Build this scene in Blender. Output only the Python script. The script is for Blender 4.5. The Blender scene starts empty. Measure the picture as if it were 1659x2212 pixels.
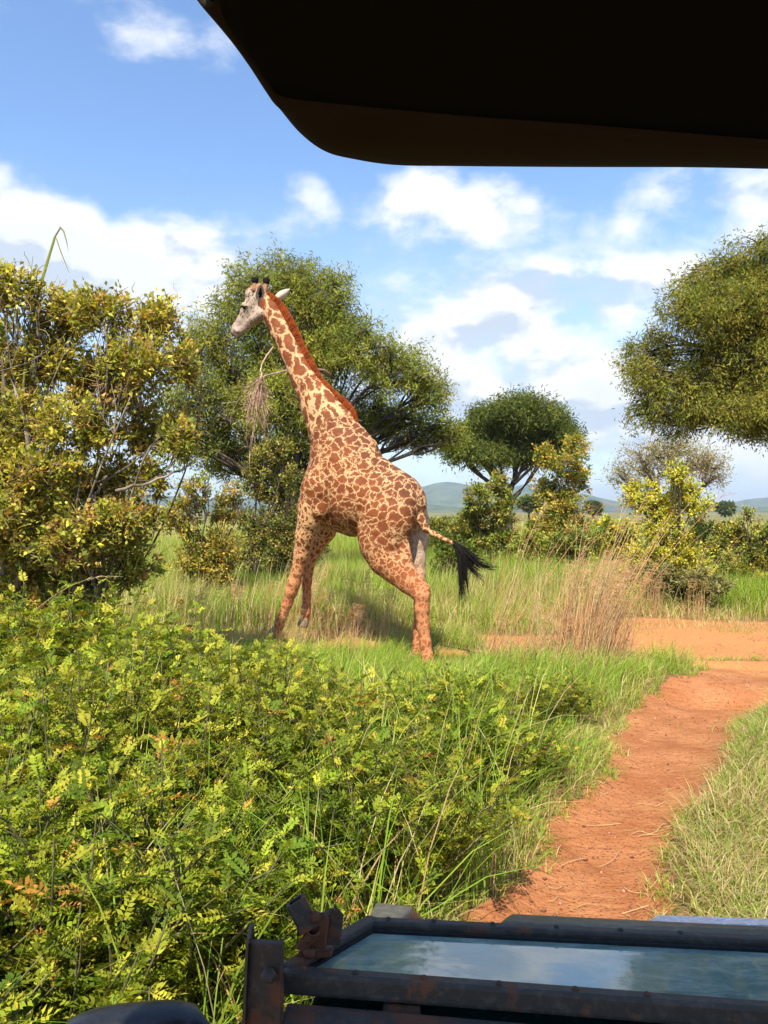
import bpy, math, random
import numpy as np
from mathutils import Vector

random.seed(7)
rng = np.random.default_rng(11)
sc = bpy.context.scene
col = sc.collection

# ---------------------------------------------------------------- camera
H = 1.85                      # eye height of someone seated in the open vehicle
F = 1597.0                    # focal length in pixels of a 1659 x 2212 picture (26 mm equivalent)
cam_d = bpy.data.cameras.new('camera')
cam_d.sensor_width = 36.0
cam_d.lens = 26.0
cam_d.clip_start = 0.05
cam_d.clip_end = 30000.0
cam = bpy.data.objects.new('camera', cam_d)
cam.location = (0, 0, H)
cam.rotation_euler = (math.radians(90), 0, 0)
col.objects.link(cam)
sc.camera = cam

# ---------------------------------------------------------------- sun and sky
SUN_EL, SUN_AZ = 53.0, -14.0   # behind the camera, a little to the left
world = bpy.data.worlds.new('World')
sc.world = world
world.use_nodes = True
el, az = math.radians(SUN_EL), math.radians(SUN_AZ)
sun_dir = Vector((math.sin(az) * math.cos(el), -math.cos(az) * math.cos(el), math.sin(el)))
sl = bpy.data.lights.new('sun', 'SUN')
sl.energy = 5.0
sl.angle = math.radians(0.5)
sl.color = (1.0, 0.93, 0.80)
so = bpy.data.objects.new('sun', sl)
so.rotation_euler = sun_dir.to_track_quat('Z', 'Y').to_euler()
so.location = (3, -10, 20)
col.objects.link(so)
sc.view_settings.view_transform = 'Standard'
sc.view_settings.look = 'None'
sc.view_settings.exposure = 0.90
sc.view_settings.gamma = 1.0
sc.view_settings.use_curve_mapping = False
sc.cycles.use_adaptive_sampling = True
sc.cycles.adaptive_threshold = 0.025
sc.cycles.max_bounces = 5
sc.cycles.diffuse_bounces = 3
sc.cycles.glossy_bounces = 3
sc.cycles.transmission_bounces = 4
sc.cycles.transparent_max_bounces = 8
sc.cycles.sample_clamp_indirect = 6.0


class NT:
    """Small helper to write node trees."""
    def __init__(self, tree):
        self.t = tree
        tree.nodes.clear()

    def n(self, typ, inputs=None, **props):
        nd = self.t.nodes.new(typ)
        for k, v in props.items():
            setattr(nd, k, v)
        for k, v in (inputs or {}).items():
            s = nd.inputs[k]
            if isinstance(v, bpy.types.NodeSocket):
                self.t.links.new(v, s)
            else:
                s.default_value = v
        return nd

    def math(self, op, a, b=0.0, c=0.0, clamp=False):
        return self.n('ShaderNodeMath', {0: a, 1: b, 2: c}, operation=op, use_clamp=clamp).outputs[0]

    def vec(self, op, a, b=(0, 0, 0), out=0):
        return self.n('ShaderNodeVectorMath', {0: a, 1: b}, operation=op).outputs[out]

    def scale(self, a, s):
        nd = self.n('ShaderNodeVectorMath', {0: a}, operation='SCALE')
        if isinstance(s, bpy.types.NodeSocket):
            self.t.links.new(s, nd.inputs['Scale'])
        else:
            nd.inputs['Scale'].default_value = s
        return nd.outputs[0]

    def mix(self, f, a, b, blend='MIX'):
        nd = self.t.nodes.new('ShaderNodeMix')
        nd.data_type = 'RGBA'
        nd.blend_type = blend
        for s, v in ((nd.inputs[0], f), (nd.inputs[6], a), (nd.inputs[7], b)):
            if isinstance(v, bpy.types.NodeSocket):
                self.t.links.new(v, s)
            elif s.type == 'RGBA':
                s.default_value = tuple(v) + ((1.0,) if len(v) == 3 else ())
            else:
                s.default_value = v
        return nd.outputs[2]

    def ramp(self, f, lo, hi, a=0.0, b=1.0, smooth=True):
        nd = self.n('ShaderNodeMapRange', {0: f, 1: lo, 2: hi, 3: a, 4: b})
        nd.interpolation_type = 'SMOOTHSTEP' if smooth else 'LINEAR'
        return nd.outputs[0]

    def noise(self, vec, scale, detail=4.0, rough=0.55, dist=0.0, out=0):
        return self.n('ShaderNodeTexNoise', {'Vector': vec, 'Scale': scale, 'Detail': detail,
                                             'Roughness': rough, 'Distortion': dist}).outputs[out]

    def attr(self, name, out='Fac'):
        return self.n('ShaderNodeAttribute', attribute_name=name).outputs[out]


def ray_dir(px, py):
    v = Vector(((px - 829.5) / F, 1.0, (1106 - py) / F))
    return v.normalized()


w = NT(world.node_tree)
sky = w.n('ShaderNodeTexSky', sky_type='NISHITA', sun_disc=False)
sky.sun_elevation = el
sky.sun_rotation = math.pi - az
sky.air_density = 1.1
sky.dust_density = 0.3
sky.ozone_density = 3.5
d = w.n('ShaderNodeTexCoord').outputs['Generated']
dn = w.vec('NORMALIZE', d)
squash = w.vec('MULTIPLY', dn, (1.0, 1.0, 1.75))


# cumulus banks seen in the picture: direction, angular radius across, weight
banks = [((70, 560), 0.22, 0.52), ((300, 590), 0.20, 0.46), ((190, 540), 0.15, 0.40), ((540, 600), 0.12, 0.26), ((190, 490), 0.08, 0.22),
         ((340, 30), 0.11, 0.19), ((470, 60), 0.08, 0.18),
         ((920, 415), 0.12, 0.32), ((1040, 440), 0.12, 0.30), ((1150, 450), 0.10, 0.26), ((1440, 405), 0.17, 0.27), ((1640, 420), 0.16, 0.30),
         ((1430, 600), 0.10, 0.32), ((1350, 670), 0.10, 0.28), ((1100, 700), 0.20, 0.28), ((930, 740), 0.14, 0.27),
         ((1260, 830), 0.24, 0.30), ((1020, 880), 0.2, 0.28), ((1560, 930), 0.26, 0.26), ((700, 900), 0.22, 0.18), ((700, 420), 0.06, 0.13), ((390, 370), 0.06, 0.12)]
acc = None
for c_, r_, wt_ in banks:
    cd = ray_dir(*c_)
    dist = w.vec('DISTANCE', squash, (cd.x, cd.y, cd.z * 1.75), out=1)
    g_ = w.n('ShaderNodeMath', {0: dist, 1: -wt_ / r_, 2: wt_}, operation='MULTIPLY_ADD').outputs[0]
    acc = g_ if acc is None else w.math('MAXIMUM', acc, g_)
bk = w.math('MAXIMUM', acc, 0.0)
nz = w.noise(squash, 4.2, 7.0, 0.57, 0.1)
f0 = w.math('ADD', nz, bk)
f_up = w.noise(w.vec('ADD', squash, (0.012, 0.0, 0.045)), 4.2, 4.0, 0.57, 0.1)
mask = w.ramp(f0, 0.55, 0.76)
# thick parts with more cloud above them are the grey undersides
under = w.math('SUBTRACT', f_up, nz)
grey = w.math('ADD', w.ramp(under, -0.03, 0.07), w.ramp(f0, 0.72, 0.92, 0.0, 0.4), clamp=True)
cl_col = w.mix(grey, (5.2, 5.2, 5.2), (3.0, 3.45, 4.1))
elev = w.n('ShaderNodeSeparateXYZ', {0: dn}).outputs[2]
veil = w.math('MULTIPLY', w.ramp(elev, 0.45, 0.02), w.ramp(nz, 0.32, 0.60, 0.35, 0.95))
s1 = w.mix(veil, w.mix(1.0, sky.outputs[0], (0.95, 1.04, 1.12), 'MULTIPLY'), (3.7, 4.25, 4.95))
s2 = w.mix(mask, s1, cl_col)
bg = w.n('ShaderNodeBackground', {'Color': s2, 'Strength': 0.125})
w.n('ShaderNodeOutputWorld', {'Surface': bg.outputs[0]})


# ---------------------------------------------------------------- layout helpers
def P(px, py, D):
    """World point at distance D in front of the viewer, read off the picture."""
    return np.array([(px - 829.5) / F * D, D, H + (1106 - py) / F * D])


_perm = np.random.default_rng(3).random((256, 256))


def vnoise(x, y, s=1.0, seed=0):
    x = np.asarray(x, float) / s + seed * 17.3
    y = np.asarray(y, float) / s + seed * 9.1
    xi, yi = np.floor(x).astype(int), np.floor(y).astype(int)
    fx, fy = x - xi, y - yi
    fx, fy = fx * fx * (3 - 2 * fx), fy * fy * (3 - 2 * fy)
    g = lambda a, b: _perm[a % 256, b % 256]
    return (g(xi, yi) * (1 - fx) + g(xi + 1, yi) * fx) * (1 - fy) + (g(xi, yi + 1) * (1 - fx) + g(xi + 1, yi + 1) * fx) * fy


def sstep(a, b, x):
    t = np.clip((x - a) / (b - a), 0, 1)
    return t * t * (3 - 2 * t)


# the wheel track: distance, left and right edge (metres)
_trk = []
for y_, xl, xr in ((1980, 1040, 1440), (1900, 1130, 1415), (1800, 1165, 1455), (1750, 1200, 1495), (1700, 1290, 1520),
                   (1640, 1315, 1548), (1560, 1330, 1600), (1500, 1400, 1720), (1462, 1490, 1850), (1440, 1525, 2000)):
    D_ = F * H / (y_ - 1106)
    _trk.append((D_, (xl - 829.5) / F * D_ - 0.04, (xr - 829.5) / F * D_ + 0.07))
_trk = np.array([(-6.0, -0.5, 0.5), (1.5, 0.05, 0.95)] + _trk + [(9.3, 3.4, 8.0)])


def soil(x, y):
    """1 on bare red earth, 0 under vegetation."""
    x, y = np.asarray(x, float), np.asarray(y, float)
    wob = (vnoise(x, y, 0.45, 1) - 0.5) * 0.20 + (vnoise(x, y, 0.10, 2) - 0.5) * 0.16
    xl = np.interp(y, _trk[:, 0], _trk[:, 1]) + wob
    xr = np.interp(y, _trk[:, 0], _trk[:, 2]) + wob
    t = sstep(-0.06, 0.07, x - xl) * sstep(-0.06, 0.07, xr - x) * (y < 9.3)
    ye = y + (vnoise(x, y, 0.8, 4) - 0.5) * 0.5
    bend = 0.012 * (x - 3) ** 2 * (x > 3)
    road = sstep(8.9, 9.3, ye - bend) * sstep(11.6, 11.1, ye - bend)
    cover = sstep(2.3, 3.1, x + (vnoise(x, y, 0.6, 5) - 0.5) * 1.2)          # grass has grown over it further left
    patch = sstep(0.45, 0.62, vnoise(x, y, 0.9, 6)) * sstep(-1.6, -0.6, x) * sstep(9.3, 9.8, y) * sstep(11.6, 11.0, y) * 0.9
    verge = sstep(10.4, 10.9, ye - bend) * sstep(13.2, 12.2, ye - bend) * cover * 0.55
    tongue = sstep(3.9, 3.5, x) * sstep(8.3, 8.6, y) * sstep(9.35, 9.1, y)
    r = np.maximum(road * np.maximum(cover, patch), verge) * (1 - 0.9 * tongue)
    return np.clip(np.maximum(t, r), 0, 1)


def gh(x, y):
    x, y = np.asarray(x, float), np.asarray(y, float)
    z = (vnoise(x, y, 2.3, 7) - 0.5) * 0.10 + (vnoise(x, y, 0.5, 8) - 0.5) * 0.025
    xl = np.interp(y, _trk[:, 0], _trk[:, 1])
    xr = np.interp(y, _trk[:, 0], _trk[:, 2])
    m = (xl + xr) / 2
    hw = np.maximum((xr - xl) / 2, 0.2)
    u = (x - m) / hw
    z = z - 0.10 * np.exp(-(u * 1.1) ** 4) * (y < 9.2)
    z = z + 0.07 * np.exp(-((u - 1.5) / 0.5) ** 2) * (y < 8.6)
    # washed-out dip where the track meets the road
    z = z - 0.16 * np.exp(-(((x - 3.75) / 0.75) ** 2 + ((y - 7.55) / 0.22) ** 2))
    z = z + 0.05 * np.exp(-(((x - 3.6) / 0.9) ** 2 + ((y - 8.15) / 0.3) ** 2))
    far = sstep(18, 60, np.abs(y) + np.abs(x))
    return z * (1 - far) + far * (vnoise(x, y, 20, 9) - 0.5) * 0.2 * sstep(400, 200, np.abs(y))


# ---------------------------------------------------------------- mesh helpers
def mk(name, V, quads=None, tris=None, mat=None, parent=None, colr=None, smooth=False, attrs=None, base=None):
    V = np.asarray(V, np.float32).reshape(-1, 3)
    if base is not None:
        V = V - np.asarray(base, np.float32)
    me = bpy.data.meshes.new(name)
    q = np.zeros((0, 4), np.int32) if quads is None else np.asarray(quads, np.int32).reshape(-1, 4)
    t = np.zeros((0, 3), np.int32) if tris is None else np.asarray(tris, np.int32).reshape(-1, 3)
    me.vertices.add(len(V))
    me.vertices.foreach_set('co', V.ravel())
    lp = np.concatenate([q.ravel(), t.ravel()]).astype(np.int32)
    me.loops.add(len(lp))
    me.loops.foreach_set('vertex_index', lp)
    me.polygons.add(len(q) + len(t))
    ls = np.concatenate([np.arange(len(q)) * 4, len(q) * 4 + np.arange(len(t)) * 3]).astype(np.int32)
    me.polygons.foreach_set('loop_start', ls)
    if colr is not None:
        c = np.ones((len(V), 4), np.float32)
        c[:, :3] = colr
        a = me.color_attributes.new('Col', 'FLOAT_COLOR', 'POINT')
        a.data.foreach_set('color', c.ravel())
    for k, v in (attrs or {}).items():
        v = np.asarray(v, np.float32)
        if v.ndim == 1:
            a = me.attributes.new(k, 'FLOAT', 'POINT')
            a.data.foreach_set('value', v)
        else:
            a = me.attributes.new(k, 'FLOAT_VECTOR', 'POINT')
            a.data.foreach_set('vector', v.ravel())
    me.update(calc_edges=True)
    if smooth:
        me.polygons.foreach_set('use_smooth', np.ones(len(me.polygons), bool))
    if mat:
        me.materials.append(mat)
    o = bpy.data.objects.new(name, me)
    col.objects.link(o)
    if parent:
        o.parent = parent
    return o


class MB:
    """Collects geometry; all pieces end in one mesh."""
    def __init__(self):
        self.V, self.Q, self.T, self.C, self.n = [], [], [], [], 0

    def add(self, V, Q=None, T=None, C=None):
        V = np.asarray(V, np.float32).reshape(-1, 3)
        if Q is not None:
            self.Q.append(np.asarray(Q, np.int64).reshape(-1, 4) + self.n)
        if T is not None:
            self.T.append(np.asarray(T, np.int64).reshape(-1, 3) + self.n)
        self.V.append(V)
        c = np.ones((len(V), 3), np.float32)
        if C is not None:
            c[:] = C
        self.C.append(c)
        self.n += len(V)

    def build(self, name, mat, parent=None, base=None, smooth=False):
        return mk(name, np.concatenate(self.V), np.concatenate(self.Q) if self.Q else None,
                  np.concatenate(self.T) if self.T else None, mat, parent, np.concatenate(self.C), smooth, base=base)


def nrm(v):
    return v / np.maximum(np.linalg.norm(v, axis=-1, keepdims=True), 1e-9)


def tubes(pts, rad, sides=5, mb=None, C=None):
    """pts (n,k,3), rad (n,k): n tubes of k rings."""
    pts = np.asarray(pts, float)
    rad = np.asarray(rad, float)
    n, k, _ = pts.shape
    t = nrm(np.gradient(pts, axis=1))
    ref = np.where(np.abs(t[..., 2:3]) > 0.8, np.array([1.0, 0.2, 0]), np.array([0, 0.15, 1.0]))
    u = nrm(np.cross(t, ref))
    v = np.cross(t, u)
    a = np.arange(sides) / sides * 2 * np.pi
    ring = pts[:, :, None] + rad[:, :, None, None] * (np.cos(a)[:, None] * u[:, :, None] + np.sin(a)[:, None] * v[:, :, None])
    idx = np.arange(n * k * sides).reshape(n, k, sides)
    q = np.stack([idx[:, :-1], np.roll(idx, -1, 2)[:, :-1], np.roll(idx, -1, 2)[:, 1:], idx[:, 1:]], -1)
    if mb is not None:
        cc = None
        if C is not None:
            C = np.asarray(C, float)
            cc = C if C.ndim == 1 else np.repeat(C, k * sides, 0)
        mb.add(ring.reshape(-1, 3), q.reshape(-1, 4), C=cc)
    return ring.reshape(-1, 3), q.reshape(-1, 4)


def leaves(mb, pos, d, up, L, W, C, fold=0.25, belly=0.45):
    """diamond leaves, folded on the midrib: base, side, tip, side."""
    pos = np.asarray(pos, float)
    n = len(pos)
    d = nrm(d)
    s = nrm(np.cross(d, up))
    nn = np.cross(s, d)
    L = np.broadcast_to(np.asarray(L, float), (n,))[:, None]
    W = np.broadcast_to(np.asarray(W, float), (n,))[:, None]
    mid = pos + d * L * belly + nn * W * fold
    V = np.stack([pos, mid + s * W * 0.5, pos + d * L, mid - s * W * 0.5], 1)
    Q = np.arange(n * 4).reshape(n, 4)
    mb.add(V.reshape(-1, 3), Q, C=np.repeat(C, 4, 0))


def blades(mb, root, height, lean, az_, width, C, segs=2, tipc=None):
    """grass blades: curved tapering strips."""
    n = len(root)
    height, lean, width = (np.broadcast_to(np.asarray(q, float), (n,)) for q in (height, lean, width))
    hd = np.stack([np.cos(az_), np.sin(az_), np.zeros(n)], 1)
    a2 = az_ + np.pi / 2 + rng.normal(0, 0.6, n)
    sd = np.stack([np.cos(a2), np.sin(a2), np.zeros(n)], 1)
    V = []
    ts = np.linspace(0, 1, segs + 1)
    for t in ts:
        c = root + hd * (height * lean * t ** 1.8)[:, None]
        c[:, 2] += height * (t - 0.45 * np.minimum(lean, 1.5) * t ** 2.6)
        if t < 1:
            wd = (width * (1 - 0.45 * t))[:, None] * 0.5
            V += [c - sd * wd, c + sd * wd]
        else:
            V += [c]
    m = len(V)
    V = np.stack(V, 1)
    b = np.arange(n)[:, None] * m
    Q = [b + np.array([2 * i, 2 * i + 1, 2 * i + 3, 2 * i + 2]) for i in range(segs - 1)]
    T = b + np.array([m - 3, m - 2, m - 1])
    cc = np.repeat(np.asarray(C)[:, None], m, 1)
    if tipc is not None:
        cc = cc.copy()
        cc[:, -1] = tipc
    mb.add(V.reshape(-1, 3), np.concatenate(Q) if Q else None, T, cc.reshape(-1, 3))


def empty(name, loc, label=None, cat=None, group=None):
    o = bpy.data.objects.new(name, None)
    o.location = tuple(float(c) for c in loc)
    o.empty_display_size = 0.1
    col.objects.link(o)
    return tag(o, label, cat, group)


def tag(o, label=None, cat=None, group=None, kind=None):
    for k, v in (('label', label), ('category', cat), ('group', group), ('kind', kind)):
        if v:
            o[k] = v
    return o


def copy_tree(o, loc, rz=0.0, s=1.0, label=None):
    c = o.copy()
    col.objects.link(c)
    c.location = tuple(float(q) for q in loc)
    c.rotation_euler = (0, 0, rz)
    c.scale = (s, s, s) if np.isscalar(s) else s
    if label:
        c['label'] = label
    for ch in list(o.children):
        k = ch.copy()
        col.objects.link(k)
        k.parent = c
    return c


# ---------------------------------------------------------------- materials
def material(name):
    m = bpy.data.materials.new(name)
    m.use_nodes = True
    return m, NT(m.node_tree)


def finish(n, shader, disp=None):
    n.n('ShaderNodeOutputMaterial', {'Surface': shader})


def foliage_mat(name, transl=0.35, rough=0.55, spec=0.3, var=0.25):
    m, n = material(name)
    c = n.attr('Col', 'Color')
    oi = n.n('ShaderNodeObjectInfo').outputs['Random']
    hv = n.n('ShaderNodeHueSaturation', {'Hue': n.ramp(oi, 0, 1, 0.487, 0.509, False), 'Saturation': 1.0,
                                         'Value': n.ramp(oi, 0, 1, 1 - var * 0.5, 1 + var * 0.5, False), 'Color': c}).outputs[0]
    p = n.n('ShaderNodeBsdfPrincipled', {'Base Color': hv, 'Roughness': rough, 'Specular IOR Level': spec})
    tc = n.mix(1.0, hv, (1.25, 1.15, 0.55), 'MULTIPLY')
    tr = n.n('ShaderNodeBsdfTranslucent', {'Color': tc})
    mx = n.n('ShaderNodeMixShader', {0: transl, 1: p.outputs[0], 2: tr.outputs[0]})
    finish(n, mx.outputs[0])
    return m


def bark_mat(name, c1, c2, scale=14.0, bump=0.6):
    m, n = material(name)
    g = n.n('ShaderNodeTexCoord').outputs['Object']
    v = n.vec('MULTIPLY', g, (1, 1, 0.35))
    f = n.noise(v, scale, 6, 0.65)
    f2 = n.noise(g, scale * 0.25, 3, 0.5)
    c = n.mix(n.ramp(f, 0.35, 0.68), c1, c2)
    c = n.mix(n.ramp(f2, 0.5, 0.7, 0, 0.6), c, tuple(min(1, q * 1.7) for q in c2))
    b = n.n('ShaderNodeBump', {'Strength': bump, 'Distance': 0.02, 'Height': f}).outputs[0]
    p = n.n('ShaderNodeBsdfPrincipled', {'Base Color': c, 'Roughness': 0.9, 'Specular IOR Level': 0.15, 'Normal': b})
    finish(n, p.outputs[0])
    return m


M_LEAF = foliage_mat('leaf', 0.33, 0.6, 0.15)
M_NEEDLE = foliage_mat('fine_leaf', 0.40, 0.7, 0.1)
M_GRASS = foliage_mat('grass_blade', 0.40, 0.6, 0.25, 0.1)
M_STRAW = foliage_mat('straw', 0.15, 0.75, 0.15, 0.1)
M_BARK = bark_mat('grey_bark', (0.09, 0.068, 0.045), (0.23, 0.185, 0.135))
M_DARKBARK = bark_mat('dark_bark', (0.03, 0.023, 0.017), (0.085, 0.066, 0.048))
M_TWIG = bark_mat('dead_twig', (0.28, 0.16, 0.10), (0.50, 0.33, 0.24), 30)
M_STEM = bark_mat('green_stem', (0.08, 0.07, 0.03), (0.16, 0.15, 0.06), 30)

# ---------------------------------------------------------------- ground
xs = np.concatenate([-np.geomspace(7000, 14, 26), np.arange(-13, -2.5, 0.25), np.arange(-2.5, 6.5, 0.06), np.arange(6.5, 14, 0.25),
                     np.geomspace(14, 7000, 26)])
ys = np.concatenate([-np.geomspace(3000, 4, 16), np.arange(-3.5, 1.8, 0.25), np.arange(1.8, 13.5, 0.06), np.arange(13.5, 30, 0.4), np.geomspace(30, 7000, 40)])
X, Y = np.meshgrid(xs, ys)
S = soil(X, Y)
Z = gh(X, Y) + S * ((vnoise(X, Y, 0.22, 12) - 0.5) * 0.012 + (vnoise(X, Y, 0.09, 13) - 0.5) * 0.007)
nx, ny = len(xs), len(ys)
idx = np.arange(nx * ny).reshape(ny, nx)
Q = np.stack([idx[:-1, :-1], idx[:-1, 1:], idx[1:, 1:], idx[1:, :-1]], -1).reshape(-1, 4)
m, n = material('red_earth')
pos = n.n('ShaderNodeNewGeometry').outputs['Position']
so_ = n.attr('soil')
n1 = n.noise(pos, 2.2, 6, 0.6)
n2 = n.noise(pos, 16.0, 6, 0.65)
n3 = n.noise(pos, 70.0, 4, 0.6)
c = n.mix(n.ramp(n1, 0.3, 0.7), (0.35, 0.128, 0.048), (0.47, 0.200, 0.082))
c = n.mix(n.ramp(n2, 0.52, 0.72, 0, 0.55), c, (0.22, 0.068, 0.03))
c = n.mix(n.ramp(n3, 0.60, 0.75, 0, 0.5), c, (0.50, 0.25, 0.13))
streak = n.noise(n.vec('MULTIPLY', pos, (1.0, 3.2, 1.0)), 7.0, 6, 0.7, 0.6)
c = n.mix(n.ramp(streak, 0.54, 0.70, 0, 0.6), c, (0.19, 0.062, 0.03))
c = n.mix(n.ramp(streak, 0.44, 0.30, 0, 0.45), c, (0.55, 0.27, 0.13))
crumb = n.n('ShaderNodeTexVoronoi', {'Vector': pos, 'Scale': 42.0, 'Randomness': 1.0}).outputs['Distance']
c = n.mix(n.math('MULTIPLY', n.ramp(crumb, 0.26, 0.14), n.ramp(n1, 0.42, 0.6)), c, (0.22, 0.085, 0.045))
sep = n.n('ShaderNodeSeparateXYZ', {0: pos})
road = n.ramp(n.math('ADD', sep.outputs[1], n.math('MULTIPLY', n.math('SUBTRACT', n1, 0.5), 2.5)), 7.9, 10.0)
c = n.mix(n.math('MULTIPLY', road, 0.75), c, n.mix(n2, (0.47, 0.20, 0.065), (0.55, 0.27, 0.10)))
litter = n.mix(n.ramp(n2, 0.35, 0.65), (0.13, 0.075, 0.03), (0.30, 0.18, 0.08))
farc = n.mix(n.ramp(n.noise(pos, 0.03, 6, 0.6), 0.35, 0.65), (0.13, 0.15, 0.045), (0.22, 0.17, 0.075))
base = n.mix(n.ramp(sep.outputs[1], 30, 60), litter, farc)
edge = n.ramp(n.math('ADD', so_, n.math('MULTIPLY', n.math('SUBTRACT', n2, 0.5), 0.7)), 0.3, 0.6)
c = n.mix(edge, base, c)
hh = n.math('ADD', n.math('ADD', n.math('MULTIPLY', n2, 0.6), n.math('MULTIPLY', n3, 0.4)), n.math('ADD', n.math('MULTIPLY', streak, 0.8), n.ramp(crumb, 0.30, 0.10, 0, 0.35)))
b = n.n('ShaderNodeBump', {'Strength': 0.9, 'Distance': 0.035, 'Height': hh}).outputs[0]
p = n.n('ShaderNodeBsdfPrincipled', {'Base Color': c, 'Roughness': 0.95, 'Specular IOR Level': 0.1, 'Normal': b})
finish(n, p.outputs[0])
tag(mk('ground', np.stack([X, Y, Z], -1), Q, None, m, attrs={'soil': S.ravel()}, smooth=True), kind='structure')

# ---------------------------------------------------------------- distant hills
prof = np.array([(-900, 1075), (-300, 1060), (0, 1062), (200, 1070), (340, 1066), (460, 1080), (640, 1070), (800, 1062), (880, 1054), (940, 1046), (1000, 1045), (1060, 1052), (1100, 1050),
                 (1135, 1042), (1180, 1046), (1230, 1060), (1290, 1078), (1360, 1086), (1440, 1088), (1500, 1092), (1560, 1092),
                 (1600, 1086), (1659, 1073), (1800, 1060), (2200, 1070), (3000, 1090)], float)


def hill(Dr, depth, scale, seed, name, shift=0.0):
    u = np.linspace(-900, 3000, 260)
    rows = 15
    hgt = (1106 - np.interp(u + shift, prof[:, 0], prof[:, 1])) / F * Dr * scale
    hgt = np.maximum(hgt, 2)
    V = []
    for r in range(rows):
        f = r / (rows - 1) * 2 - 1
        y = Dr + f * depth
        x = (u - 829.5) / F * Dr
        sh = np.cos(f * np.pi / 2) ** 1.3
        z = hgt * sh * (1 + 0.25 * (vnoise(x, y + 0 * x, Dr * 0.05, seed) - 0.5)) + sh * (1 - sh) * hgt * 1.2 * (vnoise(x, y + 0 * x, Dr * 0.028, seed + 1) - 0.5) - 3
        V.append(np.stack([x, y + 0 * x, z], 1))
    V = np.stack(V)
    idx = np.arange(rows * 260).reshape(rows, 260)
    Q = np.stack([idx[:-1, :-1], idx[:-1, 1:], idx[1:, 1:], idx[1:, :-1]], -1).reshape(-1, 4)
    return tag(mk(name, V, Q, None, M_HILL, smooth=True), kind='structure')


M_HILL, n = material('hill_woodland')
pos = n.n('ShaderNodeNewGeometry').outputs['Position']
f = n.noise(pos, 0.012, 8, 0.7)
c = n.mix(n.ramp(f, 0.38, 0.62), (0.035, 0.06, 0.022), (0.12, 0.135, 0.05))
p = n.n('ShaderNodeBsdfPrincipled', {'Base Color': c, 'Roughness': 1.0, 'Specular IOR Level': 0.0})
finish(n, p.outputs[0])
hill(4200, 900, 1.0, 21, 'hills')
hill(2600, 500, 0.33, 25, 'hills', 260)

# ================================================================ the giraffe
TH = math.radians(27.0)
GD = np.array([-math.cos(TH), math.sin(TH), 0.0])       # heading: to the left and away
GN = np.array([-math.sin(TH), -math.cos(TH), 0.0])      # its left flank, towards the vehicle
G0 = np.array([0.46, 9.15, 0.0])                        # on the ground between the hind feet


def gpt(cx, cy, off=0.0):
    """outline point (enlarged picture coordinates) -> giraffe coordinates (s along, z up, n lateral)."""
    px, py = 466.3 + cx * 0.4091, 576.0 + cy * 0.4091
    r = np.array([(px - 829.5) / F, 1.0, (1106 - py) / F])
    o = np.array([0, 0, H]) - G0 - GN * off
    t = -np.dot(o, GN) / np.dot(r, GN)
    pnt = o + GN * off + r * t
    return np.array([np.dot(pnt, GD), pnt[2], off]), t


prims = []      # (group, A, ra, B, rb, k lateral, blend)


def cap(group, a, b, off=0.0, k=1.0, blend=0.05, offb=None):
    (ax, ay, ar), (bx, by, br) = a, b
    offb = off if offb is None else offb
    A, ta = gpt(ax, ay, off)
    B, tb = gpt(bx, by, offb)
    sl_r = 0.92 if group in ('leg', 'pastern') else 1.0
    prims.append((group, A, ar * 0.4091 / F * ta * sl_r, B, br * 0.4091 / F * tb * sl_r, k, blend))


def chain(group, pts, offs, k=1.0, blend=0.05):
    if np.isscalar(offs):
        offs = [offs] * len(pts)
    for i in range(len(pts) - 1):
        cap(group, pts[i], pts[i + 1], offs[i], k, blend, offs[i + 1])


# neck (deeper than wide towards its base)
chain('neck', [(262, 190, 42), (290, 235, 50), (345, 345, 55), (402, 460, 60), (468, 600, 70)], 0.0, 1.25, 0.04)
chain('neck', [(468, 600, 70), (552, 745, 104), (610, 850, 138)], 0.0, 1.45, 0.05)
# trunk
chain('body', [(625, 880, 140), (665, 990, 178), (700, 1110, 216), (770, 1210, 205)], 0.0, 1.42, 0.06)
chain('body', [(770, 1210, 208), (860, 1240, 178), (935, 1235, 155), (975, 1245, 138)], 0.0, 1.2, 0.06)
cap('body', (600, 1010, 100), (560, 1180, 118), 0.0, 1.25, 0.06)          # chest
cap('body', (740, 870, 36), (800, 960, 60), 0.0, 1.3, 0.05)               # withers hump
cap('body', (880, 1060, 48), (1000, 1170, 60), 0.0, 1.1, 0.06)            # loins to croup
cap('body', (1000, 1180, 60), (1055, 1262, 52), 0.0, 0.9, 0.05)           # croup to tail head
cap('belly', (640, 1290, 108), (720, 1325, 100), 0.0, 1.25, 0.06)
# shoulder and near foreleg
chain('body', [(585, 1030, 58), (530, 1170, 84), (505, 1265, 80)], [0.24, 0.27, 0.24], 1.5, 0.05)
cap('body', (530, 1160, 60), (548, 1290, 44), 0.27, 1.2, 0.03, 0.28)
chain('leg', [(505, 1270, 76), (492, 1340, 66), (470, 1420, 56), (450, 1520, 43), (430, 1610, 36)], [0.23, 0.22, 0.20, 0.18, 0.17], 1.1, 0.04)
chain('leg', [(430, 1610, 36), (412, 1670, 38), (398, 1715, 36)], 0.16, 1.0, 0.03)
chain('leg', [(398, 1715, 34), (378, 1780, 29), (350, 1850, 25), (338, 1885, 29)], [0.16, 0.15, 0.15, 0.15], 1.0, 0.03)
chain('leg', [(338, 1885, 28), (322, 1930, 26)], 0.15, 1.0, 0.03)
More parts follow.
